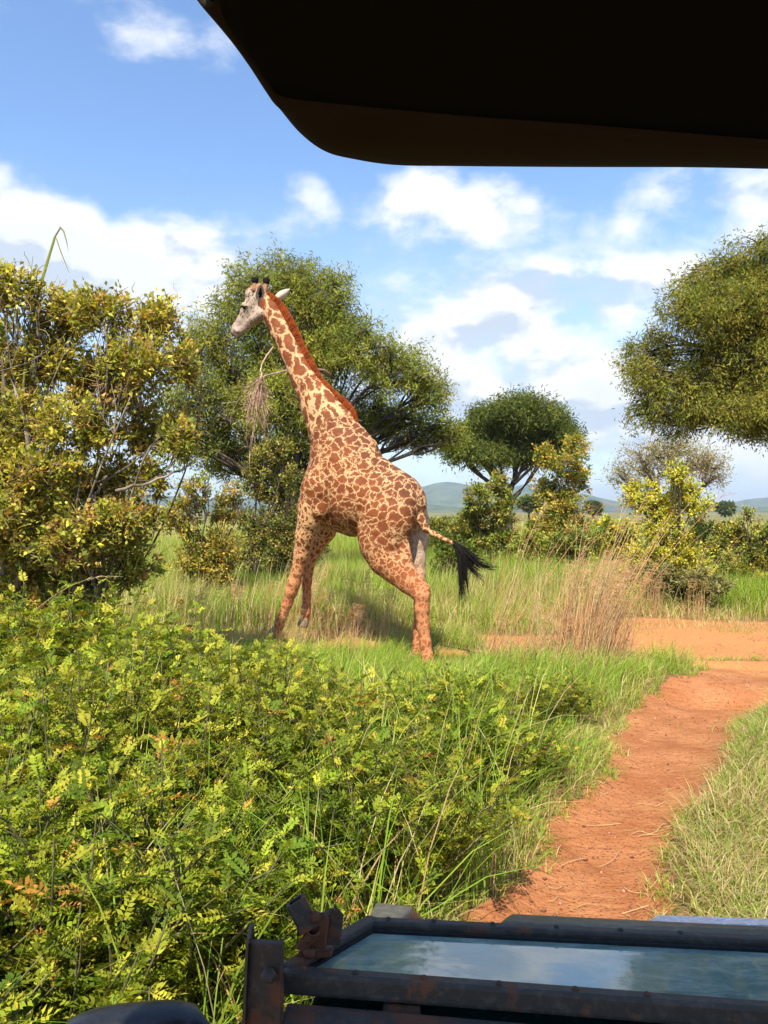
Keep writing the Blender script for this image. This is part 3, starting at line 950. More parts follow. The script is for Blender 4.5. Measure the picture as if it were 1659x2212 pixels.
def grow(name, label, cat, basep, D, blobs, ncl, leaf, trunk_r=0.18, stems=1, fork=0.35, twig_r=0.008, bark=None, group=None,
         shell=0.55, subs=9, droop=0.0, leafmat=None, depth=0.8, extra_twigs=0, twigcol=None, wob=0.12):
    """A woody plant: stems, limbs to each mass of the crown, branches, twigs and leaves.
    blobs: masses of the crown (centre and half sizes read at distance D, depth in proportion)."""
    bark = bark or M_DARKBARK
    basep = np.asarray(basep, float)
    root = empty(name, basep, label, cat, group)
    cen, rad = [], []
    for bl in blobs:
        px, py, rx, ry = bl[:4]
        dD = bl[4] if len(bl) > 4 else rng.uniform(-1, 1) * depth * rx / F * D
        c_ = P(px, py, D)
        c_[1] += dD
        cen.append(c_)
        rad.append((rx / F * D, max(0.75 * rx, 0.9 * ry) / F * D * 1.0, ry / F * D))
    cen, rad = np.array(cen), np.array(rad)
    # stems
    ctr = cen.mean(0)
    top = basep + (ctr - basep) * fork
    st_b = basep + rng.normal(0, 1, (stems, 3)) * np.array([1, 1, 0]) * trunk_r * (0 if stems == 1 else 2.2)
    st_t = top + rng.normal(0, 1, (stems, 3)) * np.array([1, 1, 0.4]) * (0.02 if stems == 1 else np.linalg.norm(top - basep) * 0.35)
    st = bez(st_b, st_t, 0.06 if stems == 1 else 0.15, 9)
    mbw = MB()
    tr = trunk_r * np.linspace(1.15, 0.72, 9)[None] * np.ones((stems, 1))
    tr[:, 0] *= 1.35
    tubes(st, tr, 9, mbw)
    nb = len(cen)
    si = np.argmin(((st_t[None] - cen[:, None]) ** 2).sum(-1), 1)
    stt = rng.uniform(0.62, 1.0, nb) if stems == 1 else rng.uniform(0.5, 1.0, nb)
    a = st[si, (stt * 8).astype(int)]
    limb = bez(a, cen, wob, 10, up=0.08)
    lr = trunk_r * 0.42 * np.linspace(1, 0.35, 10)[None] * rng.uniform(0.7, 1.1, (nb, 1))
    tubes(limb, lr, 7, mbw)
    # branches inside each mass
    ns = nb * subs
    bi = np.repeat(np.arange(nb), subs)
    u = nrm(rng.normal(0, 1, (ns, 3)))
    sub_t = cen[bi] + u * rad[bi] * rng.uniform(0.35, 0.85, (ns, 1))
    sub_a = limb[bi, rng.integers(4, 10, ns)]
    sb = bez(sub_a, sub_t, wob * 1.1, 7, up=0.05)
    sr = trunk_r * 0.2 * np.linspace(1, 0.3, 7)[None] * rng.uniform(0.7, 1.2, (ns, 1))
    tubes(sb, sr, 5, mbw)
    # twigs to leaf clusters spread through the masses, densest near the outside
    vol = rad.prod(1) ** 0.72
    ci = rng.choice(nb, ncl, p=vol / vol.sum())
    u = nrm(rng.normal(0, 1, (ncl, 3)))
    rr = rng.uniform(shell, 1.0, (ncl, 1)) * rng.uniform(0.9, 1.08, (ncl, 1))
    cl = cen[ci] + u * rad[ci] * rr
    same = sub_t.reshape(nb, subs, 3)[ci]
    j = np.argmin(((same - cl[:, None]) ** 2).sum(-1), 1)
    tw_a = sb[ci * subs + j, rng.integers(3, 7, ncl)]
    tw = bez(tw_a, cl, 0.12, 4, sag=droop * 0.5)
    tubes(tw, twig_r * np.linspace(1.3, 0.5, 4)[None] * rng.uniform(0.6, 1.3, (ncl, 1)), 3, mbw)
    mbw.build('trunk', bark, root, base=basep, smooth=True)
    ends = tw[:, -1]
    tdir = nrm(tw[:, -1] - tw[:, -2])
    mbl = MB()
    leaf(mbl, ends, tdir, tw, cen[ci], rad[ci])
    tag(mbl.build('crown', leafmat or M_NEEDLE, root, base=basep), kind='stuff')
    if extra_twigs:
        mbe = MB()
        k = rng.integers(0, ncl, extra_twigs)
        a = tw[k, rng.integers(1, 4, extra_twigs)] + rng.normal(0, .04, (extra_twigs, 3))
        b = a + (nrm(rng.normal(0, 1, (extra_twigs, 3)) + u[k] * 0.6)) * rng.uniform(0.06, 0.22, (extra_twigs, 1))
        tws = bez(a, b, 0.22, 4)
        pal = np.array(twigcol)
        tubes(tws, 0.0034 * np.linspace(1.2, 0.6, 4)[None] * rng.uniform(0.6, 1.4, (extra_twigs, 1)), 3, mbe,
              pal[rng.integers(0, len(pal), extra_twigs)] * rng.uniform(0.7, 1.25, (extra_twigs, 1)))
        tag(mbe.build('twigs', M_STRAW, root, base=basep), kind='stuff')
    return root


def pick(pal, n_, jit=0.25):
    pal = np.array(pal)
    return pal[rng.integers(0, len(pal), n_)] * rng.uniform(1 - jit, 1 + jit, (n_, 1)) * rng.uniform(0.92, 1.08, (n_, 3))


def feathery(per, L, W, spread, droop, pal):
    """sprays of fine acacia leaves hanging from each twig end"""
    def f(mb, ends, tdir, tw, cen, rad):
        nC = len(ends)
        tone = pick(pal, nC, 0.3)
        t = rng.uniform(-0.55, 1.0, (nC, per, 1))
        along = ends[:, None] + (ends - tw[:, 2])[:, None] * t * 0.6
        p = along + rng.normal(0, spread, (nC, per, 3))
        dv = tdir[:, None] * 0.5 + rng.normal(0, 0.7, (nC, per, 3))
        dv[..., 2] -= droop
        up_ = rng.normal(0, 1, (nC, per, 3))
        cc = np.repeat(tone[:, None], per, 1) * rng.uniform(0.8, 1.25, (nC, per, 1))
        leaves(mb, p.reshape(-1, 3), dv.reshape(-1, 3), up_.reshape(-1, 3), rng.uniform(0.6, 1.3, nC * per) * L, rng.uniform(0.7, 1.3, nC * per) * W,
               cc.reshape(-1, 3), 0.15)
    return f


def leafy(per, L, W, spread, pal, upb=0.3):
    """broad leaves along each twig"""
    def f(mb, ends, tdir, tw, cen, rad):
        nC = len(ends)
        tone = pick(pal, nC, 0.25)
        t = rng.uniform(0, 1, (nC, per, 1))
        p = tw[:, 1][:, None] * (1 - t) + ends[:, None] * t + tdir[:, None] * rng.uniform(0, spread, (nC, per, 1)) + rng.normal(0, spread * 0.55, (nC, per, 3))
        out = nrm(p - cen[:, None])
        dv = out * 0.7 + rng.normal(0, 0.6, (nC, per, 3))
        dv[..., 2] += upb
        up_ = rng.normal(0, 0.5, (nC, per, 3)) + np.array([0, -0.3, 1.0])
        cc = np.repeat(tone[:, None], per, 1) * rng.uniform(0.75, 1.3, (nC, per, 1))
        leaves(mb, p.reshape(-1, 3), dv.reshape(-1, 3), up_.reshape(-1, 3), rng.uniform(0.6, 1.25, nC * per) * L, rng.uniform(0.7, 1.2, nC * per) * W,
               cc.reshape(-1, 3), 0.25)
    return f


def ground_at(px, D):
    x = (px - 829.5) / F * D
    return np.array([x, D, float(gh(x, D)) - 0.03])


ACA = [(0.22, 0.25, 0.04), (0.28, 0.295, 0.045), (0.16, 0.195, 0.035), (0.33, 0.31, 0.055), (0.24, 0.235, 0.05)]
ACD = [(0.115, 0.145, 0.03), (0.155, 0.18, 0.035), (0.09, 0.12, 0.025)]
YEL = [(0.437, 0.365, 0.049), (0.292, 0.311, 0.046), (0.201, 0.255, 0.041), (0.547, 0.42, 0.065)]
OLV = [(0.196, 0.227, 0.042), (0.294, 0.274, 0.05), (0.137, 0.17, 0.034), (0.353, 0.284, 0.067)]

grow('acacia_tree', 'large spreading acacia tree with drooping twigs behind the giraffe neck', 'tree', ground_at(610, 22), 22,
     [(600, 625, 120, 75), (520, 670, 90, 70), (700, 650, 95, 75), (450, 740, 75, 75), (620, 750, 150, 95), (770, 775, 110, 75), (860, 810, 95, 65), (925, 850, 58, 60),
      (520, 850, 100, 95), (640, 880, 120, 85), (470, 940, 60, 60), (770, 890, 110, 65), (870, 905, 90, 50), (940, 930, 45, 40), (975, 940, 40, 36), (900, 950, 60, 25), (560, 970, 80, 45), (700, 720, 120, 90), (430, 870, 70, 80), (480, 990, 70, 45), (420, 960, 60, 50), (590, 1010, 80, 40), (660, 960, 90, 50), (600, 830, 120, 90)],
     4800, feathery(29, 0.14, 0.029, 0.11, 0.35, ACA), trunk_r=0.22, fork=0.5, shell=0.35, subs=11, droop=0.25, twig_r=0.009)
grow('acacia_tree', 'big feathery acacia tree hanging over the bend of the red road', 'tree', ground_at(2130, 18), 18,
     [(1565, 595, 95, 75), (1650, 555, 110, 70), (1500, 680, 105, 70), (1420, 750, 70, 62), (1460, 840, 95, 62), (1580, 770, 120, 95), (1690, 690, 130, 120),
      (1560, 885, 105, 45), (1660, 890, 90, 50), (1385, 810, 42, 36), (1780, 800, 140, 130), (1400, 890, 46, 32), (1620, 660, 100, 80), (1480, 910, 60, 30), (1700, 880, 120, 70), (1640, 820, 110, 70)],
     4300, feathery(29, 0.12, 0.026, 0.095, 0.5, ACA[:4]), trunk_r=0.17, fork=0.82, shell=0.4, subs=11, droop=0.35, twig_r=0.008)
grow('acacia_tree', 'dark flat-bottomed acacia tree standing beyond the yellowish bushes', 'tree', ground_at(1100, 45), 45,
     [(1060, 905, 55, 38), (1120, 892, 80, 40), (1190, 905, 48, 36), (1020, 945, 56, 36), (980, 955, 36, 30), (1215, 940, 36, 28), (1100, 945, 90, 42), (1195, 945, 46, 34), (1000, 978, 36, 26), (1055, 985, 50, 20), (1150, 980, 60, 22)],
     2400, feathery(24, 0.30, 0.06, 0.26, 0.3, ACD), trunk_r=0.38, fork=0.55, shell=0.4, subs=9, droop=0.2, twig_r=0.014)
grow('savanna_tree', 'pale sparse tree with bare grey branches showing through its crown', 'tree', ground_at(1455, 38), 38,
     [(1340, 1030, 42, 30), (1395, 985, 52, 32), (1465, 965, 66, 30), (1525, 998, 52, 34), (1552, 1032, 36, 22), (1420, 1015, 50, 26), (1480, 1005, 50, 26)],
     700, feathery(10, 0.20, 0.04, 0.20, 0.0, [(0.34, 0.30, 0.09), (0.26, 0.25, 0.07), (0.38, 0.32, 0.12)]), trunk_r=0.26, fork=0.5, shell=0.5, subs=10, bark=M_BARK, twig_r=0.014)

BUSH = [
    ('bushy_shrub', 'rounded olive-green bush right behind the tail of the giraffe', 1052, 25, [(1030, 1072, 38, 42), (1078, 1048, 32, 38), (1050, 1120, 58, 48), (1088, 1105, 32, 40), (1012, 1130, 30, 38)], OLV + YEL[1:3], 420),
    ('bushy_shrub', 'tall yellow-green bush below the dark flat-bottomed tree', 1210, 30, [(1180, 985, 30, 32), (1240, 965, 36, 28), (1215, 1010, 58, 38), (1190, 1055, 42, 42), (1245, 1045, 42, 42), (1212, 1095, 60, 40)], YEL, 520),
    ('bushy_shrub', 'bright yellow-green bush in front of the pale sparse tree', 1440, 14.6, [(1450, 1022, 36, 26), (1395, 1062, 46, 32), (1480, 1060, 48, 34), (1440, 1098, 72, 42), (1502, 1088, 38, 32), (1430, 1145, 58, 40), (1372, 1085, 36, 26)], [(0.50, 0.42, 0.05), (0.34, 0.34, 0.045), (0.42, 0.38, 0.05)], 620),
    ('bushy_shrub', 'low leafy yellow-green bush beside the bright field edge past the road', 1610, 15.5, [(1600, 1160, 56, 40), (1660, 1150, 60, 45), (1610, 1112, 20, 26), (1560, 1185, 36, 30), (1640, 1195, 60, 36), (1730, 1150, 60, 50)], YEL[1:] + OLV, 420),
    ('bushy_shrub', 'dark olive bush below the hanging dead branch', 585, 17.5, [(565, 1000, 58, 48), (605, 965, 44, 32), (590, 1060, 70, 48), (635, 1030, 36, 46), (540, 1050, 40, 45)], OLV + [(0.24, 0.19, 0.06)], 520),
    ('bushy_shrub', 'sprawling yellowish bush between the pale-barked shrub and the dark olive bush', 450, 15, [(430, 1060, 48, 45), (480, 1100, 50, 45), (400, 1105, 50, 42), (500, 1060, 30, 30), (360, 1120, 40, 35)], YEL + OLV[3:], 420),
    ('bushy_shrub', 'small green bush half sunk in the grass past the giraffe chest', 640, 20, [(600, 1130, 45, 28), (650, 1120, 40, 28)], OLV, 200),
    ('bushy_shrub', 'low scrubby grey-green bush at the far edge of the red road', 1470, 13.2, [(1430, 1240, 40, 24), (1490, 1250, 50, 26), (1545, 1262, 36, 20)], [(0.20, 0.19, 0.06), (0.26, 0.22, 0.09), (0.16, 0.17, 0.05)], 240),
    ('bushy_shrub', 'low green bush in the grass under the tall yellow-green bush', 1200, 19, [(1150, 1170, 55, 30), (1220, 1160, 55, 32), (1280, 1165, 40, 26)], OLV + YEL[1:3], 280),
    ('bushy_shrub', 'low yellow-green thicket in the grass between the two tallest yellowish bushes', 1330, 24, [(1300, 1140, 45, 24), (1345, 1145, 40, 22)], YEL[1:], 220),
    ('bushy_shrub', 'low green bush on the plain past the rump of the giraffe', 960, 30, [(940, 1135, 40, 20), (985, 1140, 36, 18)], OLV, 200),
    ('bushy_shrub', 'low green bush between the bright yellow-green bush and the field edge bush', 1535, 21, [(1520, 1140, 40, 26), (1565, 1145, 36, 22)], OLV + YEL[1:2], 220),
    ('bushy_shrub', 'small bright green bush in the grass under the tail tuft', 985, 16, [(960, 1170, 40, 26), (1000, 1185, 36, 24)], [(0.12, 0.17, 0.025), (0.17, 0.20, 0.03)], 200),
]
for nm, lb, bx, D_, bl, pal, ncl in BUSH:
    sc_ = D_ / 20.0
    gy = 1106 + F * H / D_
    low = max(q[1] + q[3] for q in bl)
    wide = max(q[2] for q in bl)
    bl = bl + [(bx + q * wide * 0.7, gy - 0.5 * (gy - low + 40), wide * 0.8, 0.5 * (gy - low + 40)) for q in (-1, 0.1, 1)]
    grow(nm, lb, 'bush', ground_at(bx, D_), D_, bl, int(ncl * 2.0), leafy(16, 0.085 * max(0.8, sc_), 0.05 * max(0.8, sc_), 0.07 * max(0.8, sc_), pal), trunk_r=0.05, stems=4, fork=0.4,
         shell=0.3, subs=7, leafmat=M_LEAF, twig_r=0.006, group=None)

# far single trees on the plain
for px, D_, hpx, lb in ((1143, 150, 34, 'tiny dark tree on the plain beside the tall yellow-green bush'), (1281, 210, 16, 'tiny round tree on the plain under the blue hill'),
                        (1566, 260, 14, 'tiny lone dark tree on the horizon of the open plain'), (1085, 320, 12, 'tiny dark tree at the foot of the long blue hill')):
    grow('distant_tree', lb, 'tree', ground_at(px, D_), D_, [(px - hpx * .25, 1106 - hpx * .55, hpx * .5, hpx * .34), (px + hpx * .3, 1106 - hpx * .45, hpx * .5, hpx * .32)], 260,
         leafy(8, 0.006 * D_, 0.004 * D_, 0.003 * D_, ACD), trunk_r=0.0016 * D_, fork=0.5, shell=0.3, subs=5, twig_r=0.0003 * D_, group='far trees on the plain')

# the big tangled shrub on the left: pale contorted stems, ochre twigs, few broad leaves
LSH = [(40, 635, 85, 60), (130, 675, 95, 60), (230, 680, 85, 55), (330, 690, 85, 60), (80, 780, 115, 90), (200, 800, 120, 85), (325, 795, 100, 80), (395, 780, 46, 60), (60, 920, 95, 95),
       (190, 930, 115, 85), (320, 915, 105, 75), (395, 950, 50, 60), (150, 1045, 115, 75), (285, 1030, 95, 60), (60, 1070, 85, 80), (215, 1130, 105, 55), (310, 1110, 60, 45), (70, 1170, 85, 60),
       (-60, 800, 95, 190), (-90, 1030, 95, 150), (150, 1190, 80, 40), (290, 1170, 50, 30), (60, 1250, 90, 60), (180, 1250, 90, 55), (280, 1230, 70, 45), (120, 1320, 150, 60), (-60, 1250, 80, 80), (60, 1120, 110, 70, -0.45), (190, 1180, 100, 50, -0.45), (130, 1030, 110, 60, -0.45), (20, 1000, 80, 70, -0.4), (290, 1120, 80, 50, -0.4)]
grow('tangled_shrub', 'big tangled shrub with pale crooked stems and ochre twigs', 'shrub', ground_at(70, 7.6), 7.6, LSH, 4000,
     leafy(14, 0.060, 0.038, 0.05, [(0.26, 0.27, 0.04), (0.38, 0.34, 0.055), (0.18, 0.20, 0.035), (0.46, 0.39, 0.06), (0.32, 0.31, 0.045), (0.44, 0.28, 0.08), (0.42, 0.37, 0.05)]), trunk_r=0.034, stems=5, fork=0.42,
     shell=0.25, subs=9, bark=M_BARK, leafmat=M_LEAF, extra_twigs=9000, twigcol=[(0.42, 0.29, 0.05), (0.34, 0.26, 0.06), (0.48, 0.30, 0.07), (0.28, 0.20, 0.06), (0.42, 0.20, 0.07), (0.32, 0.29, 0.06)],
     wob=0.17, twig_r=0.006)
# crooked low limb and upright poles of the same shrub seen at its foot
mbw = MB()
for pts, r0, r1 in (([(40, 1265), (52, 1222), (75, 1188), (105, 1172), (128, 1160)], .045, .03), ([(120, 1240), (125, 1180), (128, 1100), (128, 1040)], .05, .035),
                    ([(8, 1240), (10, 1100), (12, 960), (10, 850), (6, 760)], .028, .02), ([(45, 1240), (52, 1080), (64, 960), (50, 890), (22, 815)], .032, .018),
                    ([(75, 1150), (110, 1060), (160, 1000), (190, 950), (250, 870), (262, 845)], .035, .018), ([(190, 950), (205, 900), (225, 860), (262, 840)], .02, .012),
                    ([(60, 1130), (120, 1080), (150, 1060), (215, 1040), (260, 1020), (330, 960)], .02, .010), ([(200, 1090), (215, 1050), (235, 1020)], .022, .014),
                    ([(250, 1060), (330, 1040), (400, 1010), (430, 990)], .016, .007)):
    q = np.array([P(a_, b_, 7.35 + 0.12 * math.sin(i * 1.7 + a_)) for i, (a_, b_) in enumerate(pts)])
    ts_ = np.linspace(0, len(q) - 1, 14)
    ii = np.minimum(ts_.astype(int), len(q) - 2)
    fr = (ts_ - ii)[:, None]
    path = q[ii] * (1 - fr) + q[ii + 1] * fr
    path[1:-1] = (path[:-2] + path[1:-1] * 2 + path[2:]) / 4
    path[1:-1] += rng.normal(0, 0.008, path[1:-1].shape)
    rr_ = np.linspace(r0, r1, 14) * rng.uniform(0.9, 1.12, 14)
    rr_[-3:] *= (0.85, 0.6, 0.05)
    tubes(path[None], rr_[None], 8, mbw)
ls = [o for o in col.objects if o.name.startswith('tangled_shrub')][0]
mbw.build('crooked_limb', M_BARK, ls, base=np.array(ls.location), smooth=True)

# dead bare branch hanging in the acacia
mbd = MB()
A_ = P(566, 805, 13.2)
E_ = np.array([P(550 + rng.normal(0, 23), 892 + rng.normal(5, 38), 13.2 + rng.normal(0, 0.12)) for _ in range(46)])
M_ = P(556, 860, 13.2)
tubes(bez(A_[None], M_[None], 0.05, 6), np.linspace(.014, .009, 6)[None], 5, mbd)
a_ = A_ + (M_ - A_) * rng.uniform(0.05, 1.0, (46, 1))
tw = bez(a_, E_, 0.14, 7, sag=-0.05)
tubes(tw, 0.0055 * np.linspace(1.2, 0.5, 7)[None] * rng.uniform(0.7, 1.3, (46, 1)), 4, mbd)
k_ = rng.integers(0, 46, 130)
b_ = tw[k_, rng.integers(2, 6, 130)]
tubes(bez(b_, b_ + rng.normal(0, 0.10, (130, 3)) + np.array([0, 0, -0.08]), 0.15, 4), 0.004 * np.linspace(1.1, 0.5, 4)[None] * np.ones((130, 1)), 3, mbd)
q_ = np.array([P(x_, y_, D_) for x_, y_, D_ in ((560, 832, 13.2), (572, 812, 13.3), (596, 806, 13.6), (622, 800, 14.2), (660, 796, 16.0), (700, 800, 19.0), (720, 815, 21.5))])
tubes(q_[None], np.array([[.010, .016, .018, .020, .026, .034, .045]]), 6, mbd)
tubes(np.array([[P(566, 812, 13.25), P(563, 800, 13.3), P(566, 786, 13.5), P(575, 770, 14.2), P(590, 750, 17.0)]]), np.array([[.012, .012, .013, .015, .02]]), 5, mbd)
tag(mbd.build('dead_branch', M_TWIG, smooth=True), 'bare pinkish dead branch hanging down from the acacia crown', 'branch')

# ================================================================ foreground thicket of pinnate-leaved shrubs
def shrub_proto(h, r, stems, per, pal, yellow, seed):
    root = empty('leafy_shrub', (0, 0, 0))
    base = np.stack([rng.normal(0, 0.10, stems), rng.normal(0, 0.10, stems), np.full(stems, -0.03)], 1)
    a_ = rng.uniform(0, 2 * np.pi, stems)
    rr = r * np.sqrt(rng.uniform(0, 1, stems))
    hz = h * np.sqrt(np.clip(1 - (rr / r) ** 2 * 0.62, 0.1, 1)) * rng.uniform(0.72, 1.12, stems)
    tip = np.stack([np.cos(a_) * rr, np.sin(a_) * rr, hz], 1)
    st = bez(base, tip, 0.10, 8, up=0.05)
    mbs = MB()
    tubes(st, 0.0055 * np.linspace(1.4, 0.45, 8)[None] * rng.uniform(0.7, 1.3, (stems, 1)), 4, mbs)
    mbs.build('stem', M_STEM, root, smooth=True)
    # compound leaves along each stem
    nC = stems * per
    si = np.repeat(np.arange(stems), per)
    t = np.tile((np.arange(per) + 0.5) / per, stems) * 0.86 + 0.17
    t = np.clip(t + rng.normal(0, 0.02, nC), 0.1, 1.0)
    fi = t * 7
    i0 = np.minimum(fi.astype(int), 6)
    org = st[si, i0] * (1 - (fi - i0))[:, None] + st[si, i0 + 1] * (fi - i0)[:, None]
    sd = nrm(st[si, i0 + 1] - st[si, i0])
    ph = rng.uniform(0, 2 * np.pi, nC)
    hv = np.stack([np.cos(ph), np.sin(ph), np.zeros(nC)], 1)
    dv = nrm(sd * (0.45 + 0.5 * (t > 0.9))[:, None] + hv * 0.9 + np.array([0, 0, 0.15]))
    L = rng.uniform(0.05, 0.125, nC) * np.where(t > 0.9, 0.8, 1)
    pairs = 6
    up_ = nrm(np.array([0, 0, 1.0]) + hv * -0.3 + rng.normal(0, 0.3, (nC, 3)))
    sidev = nrm(np.cross(dv, up_))
    upn = np.cross(sidev, dv)
    tone = np.where((rng.uniform(0, 1, nC) < yellow * (0.35 + 0.9 * sstep(0.6, 1.0, t)))[:, None], pick([(0.40, 0.40, 0.035), (0.34, 0.37, 0.03), (0.45, 0.40, 0.04)], nC, 0.2), pick(pal, nC, 0.28))
    rare = rng.uniform(0, 1, nC) < 0.012
    tone[rare] = np.array([0.55, 0.27, 0.05])
    mbl = MB()
    for k in range(pairs + 1):
        f = 0.22 + 0.78 * k / pairs
        drop = -0.35 * f * f
        p0 = org + dv * (L * f)[:, None] + upn * (L * drop)[:, None]
        ll = L * 0.30 * (1.0 if 0 < k < pairs else 0.85)
        for sg in ((1, -1) if k < pairs else (0,)):
            ld = dv * (0.55 if sg else 1) + sidev * sg * 0.95 + upn * rng.normal(0.05, 0.22, (nC, 1)) + rng.normal(0, 0.1, (nC, 3))
            leaves(mbl, p0, ld, upn + rng.normal(0, 0.22, (nC, 3)), ll * rng.uniform(0.8, 1.15, nC), ll * 0.48, tone * rng.uniform(0.85, 1.15, (nC, 1)), 0.18, 0.5)
    # leaf stalks
    e = org + dv * L[:, None] - upn * (L * 0.33)[:, None]
    wv_ = sidev * 0.0016
    Vr = np.stack([org - wv_, org + wv_, e + wv_ * 0.5, e - wv_ * 0.5], 1)
    mbl.add(Vr.reshape(-1, 3), np.arange(nC * 4).reshape(nC, 4), C=np.repeat(tone * 0.8, 4, 0))
    tag(mbl.build('foliage', M_LEAF, root), kind='stuff')
    return root


GRN = [(0.165, 0.215, 0.015), (0.105, 0.155, 0.013), (0.23, 0.27, 0.02), (0.28, 0.30, 0.024)]
protos = [shrub_proto(0.95, 0.62, 62, 18, GRN, 0.26, i) for i in range(3)] + [shrub_proto(0.80, 0.55, 56, 17, GRN[:3], 0.2, i) for i in range(3)]


def thicket_right(y):       # right-hand edge of the thicket at distance y
    return np.interp(y, [0, 1.5, 2.2, 2.8, 3.3, 3.7, 4.2, 5.0, 5.6, 6.2, 7.0], [-1.0, -0.75, -0.45, 0.06, 0.28, 0.52, 0.74, 0.92, 0.85, 0.3, -0.4])


spots = []
yy = 1.7
row = 0
while yy < 6.5:
    xr = float(thicket_right(yy)) - 0.30
    xx = xr - (0.2 if row % 2 else 0.0)
    while xx > -(yy * 0.56 + 0.9):
        spots.append((xx + rng.normal(0, 0.09), yy + rng.normal(0, 0.09)))
        xx -= 0.50 + rng.uniform(-0.06, 0.08)
    yy += 0.46
    row += 1
spots += [(1.0, 4.95), (1.25, 6.0), (0.95, 6.6), (1.6, 6.4), (0.5, 6.7)]
used = [False] * 6
for i, (x_, y_) in enumerate(spots):
    k = rng.integers(0, 6)
    top = 0.78 + 0.30 * vnoise(x_, y_, 1.3, 31)
    if y_ < 2.6:
        top *= 0.95
    edge = float(thicket_right(y_)) - x_
    if edge < 0.4:
        top *= 0.8
    if y_ > 5.8:
        top *= 0.86 if x_ > -1.0 else 1.0
    top *= 1 + 0.32 * float(sstep(-0.9, -2.4, x_) * sstep(4.2, 5.8, y_))
    top *= 1 - 0.42 * float(sstep(-1.5, 0.0, x_) * sstep(4.4, 5.6, y_))
    if i >= len(spots) - 5:
        top = 0.42 + 0.1 * rng.uniform()
    loc = (x_, y_, float(gh(x_, y_)))
    rz = rng.uniform(0, 6.28)
    lab = 'knee-high yellow-green shrub with small paired leaflets in the roadside thicket'
    if not used[k]:
        o = protos[k]
        o.location = loc
        o.rotation_euler = (0, 0, rz)
        o.scale = (top * 1.08,) * 3
        used[k] = True
    else:
        o = copy_tree(protos[k], loc, rz, top * 1.08)
    tag(o, lab, 'shrub', 'shrubs of the thicket beside the vehicle')
for k in range(6):
    if not used[k]:
        for ch in list(protos[k].children):
            bpy.data.objects.remove(ch)
        bpy.data.objects.remove(protos[k])

# ================================================================ grass
def scatter(n_, x0, x1, y0, y1, dens=None):
    x = rng.uniform(x0, x1, n_)
    y = rng.uniform(y0, y1, n_)
    keep = rng.uniform(0, 1, n_) < (dens(x, y) if dens else 1.0)
    x, y = x[keep], y[keep]
    return np.stack([x, y, gh(x, y) - 0.015], 1)


def gcol(x, y, dry, jit=0.25):
    """colour of grass: fresh green to straw by patches"""
    n_ = len(x)
    g = np.array([(0.26, 0.38, 0.035), (0.35, 0.44, 0.055), (0.20, 0.33, 0.03)])[rng.integers(0, 3, n_)]
    s = np.array([(0.58, 0.46, 0.20), (0.62, 0.50, 0.26), (0.52, 0.34, 0.15), (0.50, 0.46, 0.14)])[rng.integers(0, 4, n_)]
    isdry = rng.uniform(0, 1, n_) < dry
    c_ = np.where(isdry[:, None], s, g)
    return c_ * rng.uniform(1 - jit, 1 + jit, (n_, 1))


def wedge(x, y, m=0.6):      # what could be seen, and a step beyond
    return (np.abs(x) < y * 0.56 + m)


mbg = MB()
# tall meadow beyond the road and round the giraffe
def dens_mid(x, y):
    s = soil(x, y)
    clump = 0.35 + 0.65 * sstep(0.3, 0.7, vnoise(x, y, 0.45, 41))
    return np.where(s < 0.35, 1.0, 0.22 * (s < 0.8)) * wedge(x, y) * clump


r_ = scatter(168000, -9, 10, 11.4, 20, lambda x, y: dens_mid(x, y))
hgt = (0.40 + 0.48 * vnoise(r_[:, 0], r_[:, 1], 1.6, 42)) * rng.uniform(0.6, 1.3, len(r_))
vg = sstep(13.4, 12.2, r_[:, 1]) * sstep(2.0, 3.0, r_[:, 0])
hgt = hgt * (1 - 0.78 * vg)
dry = np.clip(0.08 + 0.36 * sstep(0.45, 0.75, vnoise(r_[:, 0], r_[:, 1], 2.2, 43)) + 0.6 * vg, 0, 0.85)
blades(mbg, r_, hgt, rng.uniform(0.1, 0.7, len(r_)), rng.uniform(0, 6.28, len(r_)), rng.uniform(0.007, 0.013, len(r_)), gcol(r_[:, 0], r_[:, 1], dry), 2)
# far meadow
yv = rng.uniform(0, 1, 120000)
yv = 20 * (110 / 20) ** (yv ** 1.15)
xv = rng.uniform(-0.58, 0.58, len(yv)) * yv
ok = rng.uniform(0, 1, len(yv)) < 0.35 + 0.65 * sstep(0.3, 0.7, vnoise(xv, yv, 1.5, 44))
xv, yv = xv[ok], yv[ok]
hgt = (0.55 + 0.6 * vnoise(xv, yv, 3.0, 45)) * rng.uniform(0.6, 1.3, len(xv))
dry = np.clip(0.08 + 0.45 * sstep(0.45, 0.7, vnoise(xv, yv, 5.0, 46)) + 0.35 * sstep(30, 70, yv), 0, 0.9)
blades(mbg, np.stack([xv, yv, gh(xv, yv) - 0.02], 1), hgt, rng.uniform(0.1, 0.7, len(xv)), rng.uniform(0, 6.28, len(xv)),
       0.010 * (yv / 20) ** 0.95 * rng.uniform(0.8, 1.6, len(xv)), gcol(xv, yv, dry), 1)
# pale flowering stalks standing above the meadow
r_ = scatter(5200, -8, 9, 10.2, 17, lambda x, y: (soil(x, y) < 0.3) * wedge(x, y) * sstep(0.35, 0.7, vnoise(x, y, 1.1, 48)))
blades(mbg, r_, rng.uniform(0.6, 1.25, len(r_)), rng.uniform(0.05, 0.6, len(r_)), rng.normal(0.2, 0.9, len(r_)), rng.uniform(0.005, 0.009, len(r_)), pick([(0.66, 0.52, 0.28), (0.60, 0.42, 0.20), (0.55, 0.50, 0.20)], len(r_), 0.2), 4)
tag(mbg.build('meadow_grass', M_GRASS), 'tall green and straw-coloured meadow grass beyond the red road', 'grass', kind='stuff')

mbn = MB()
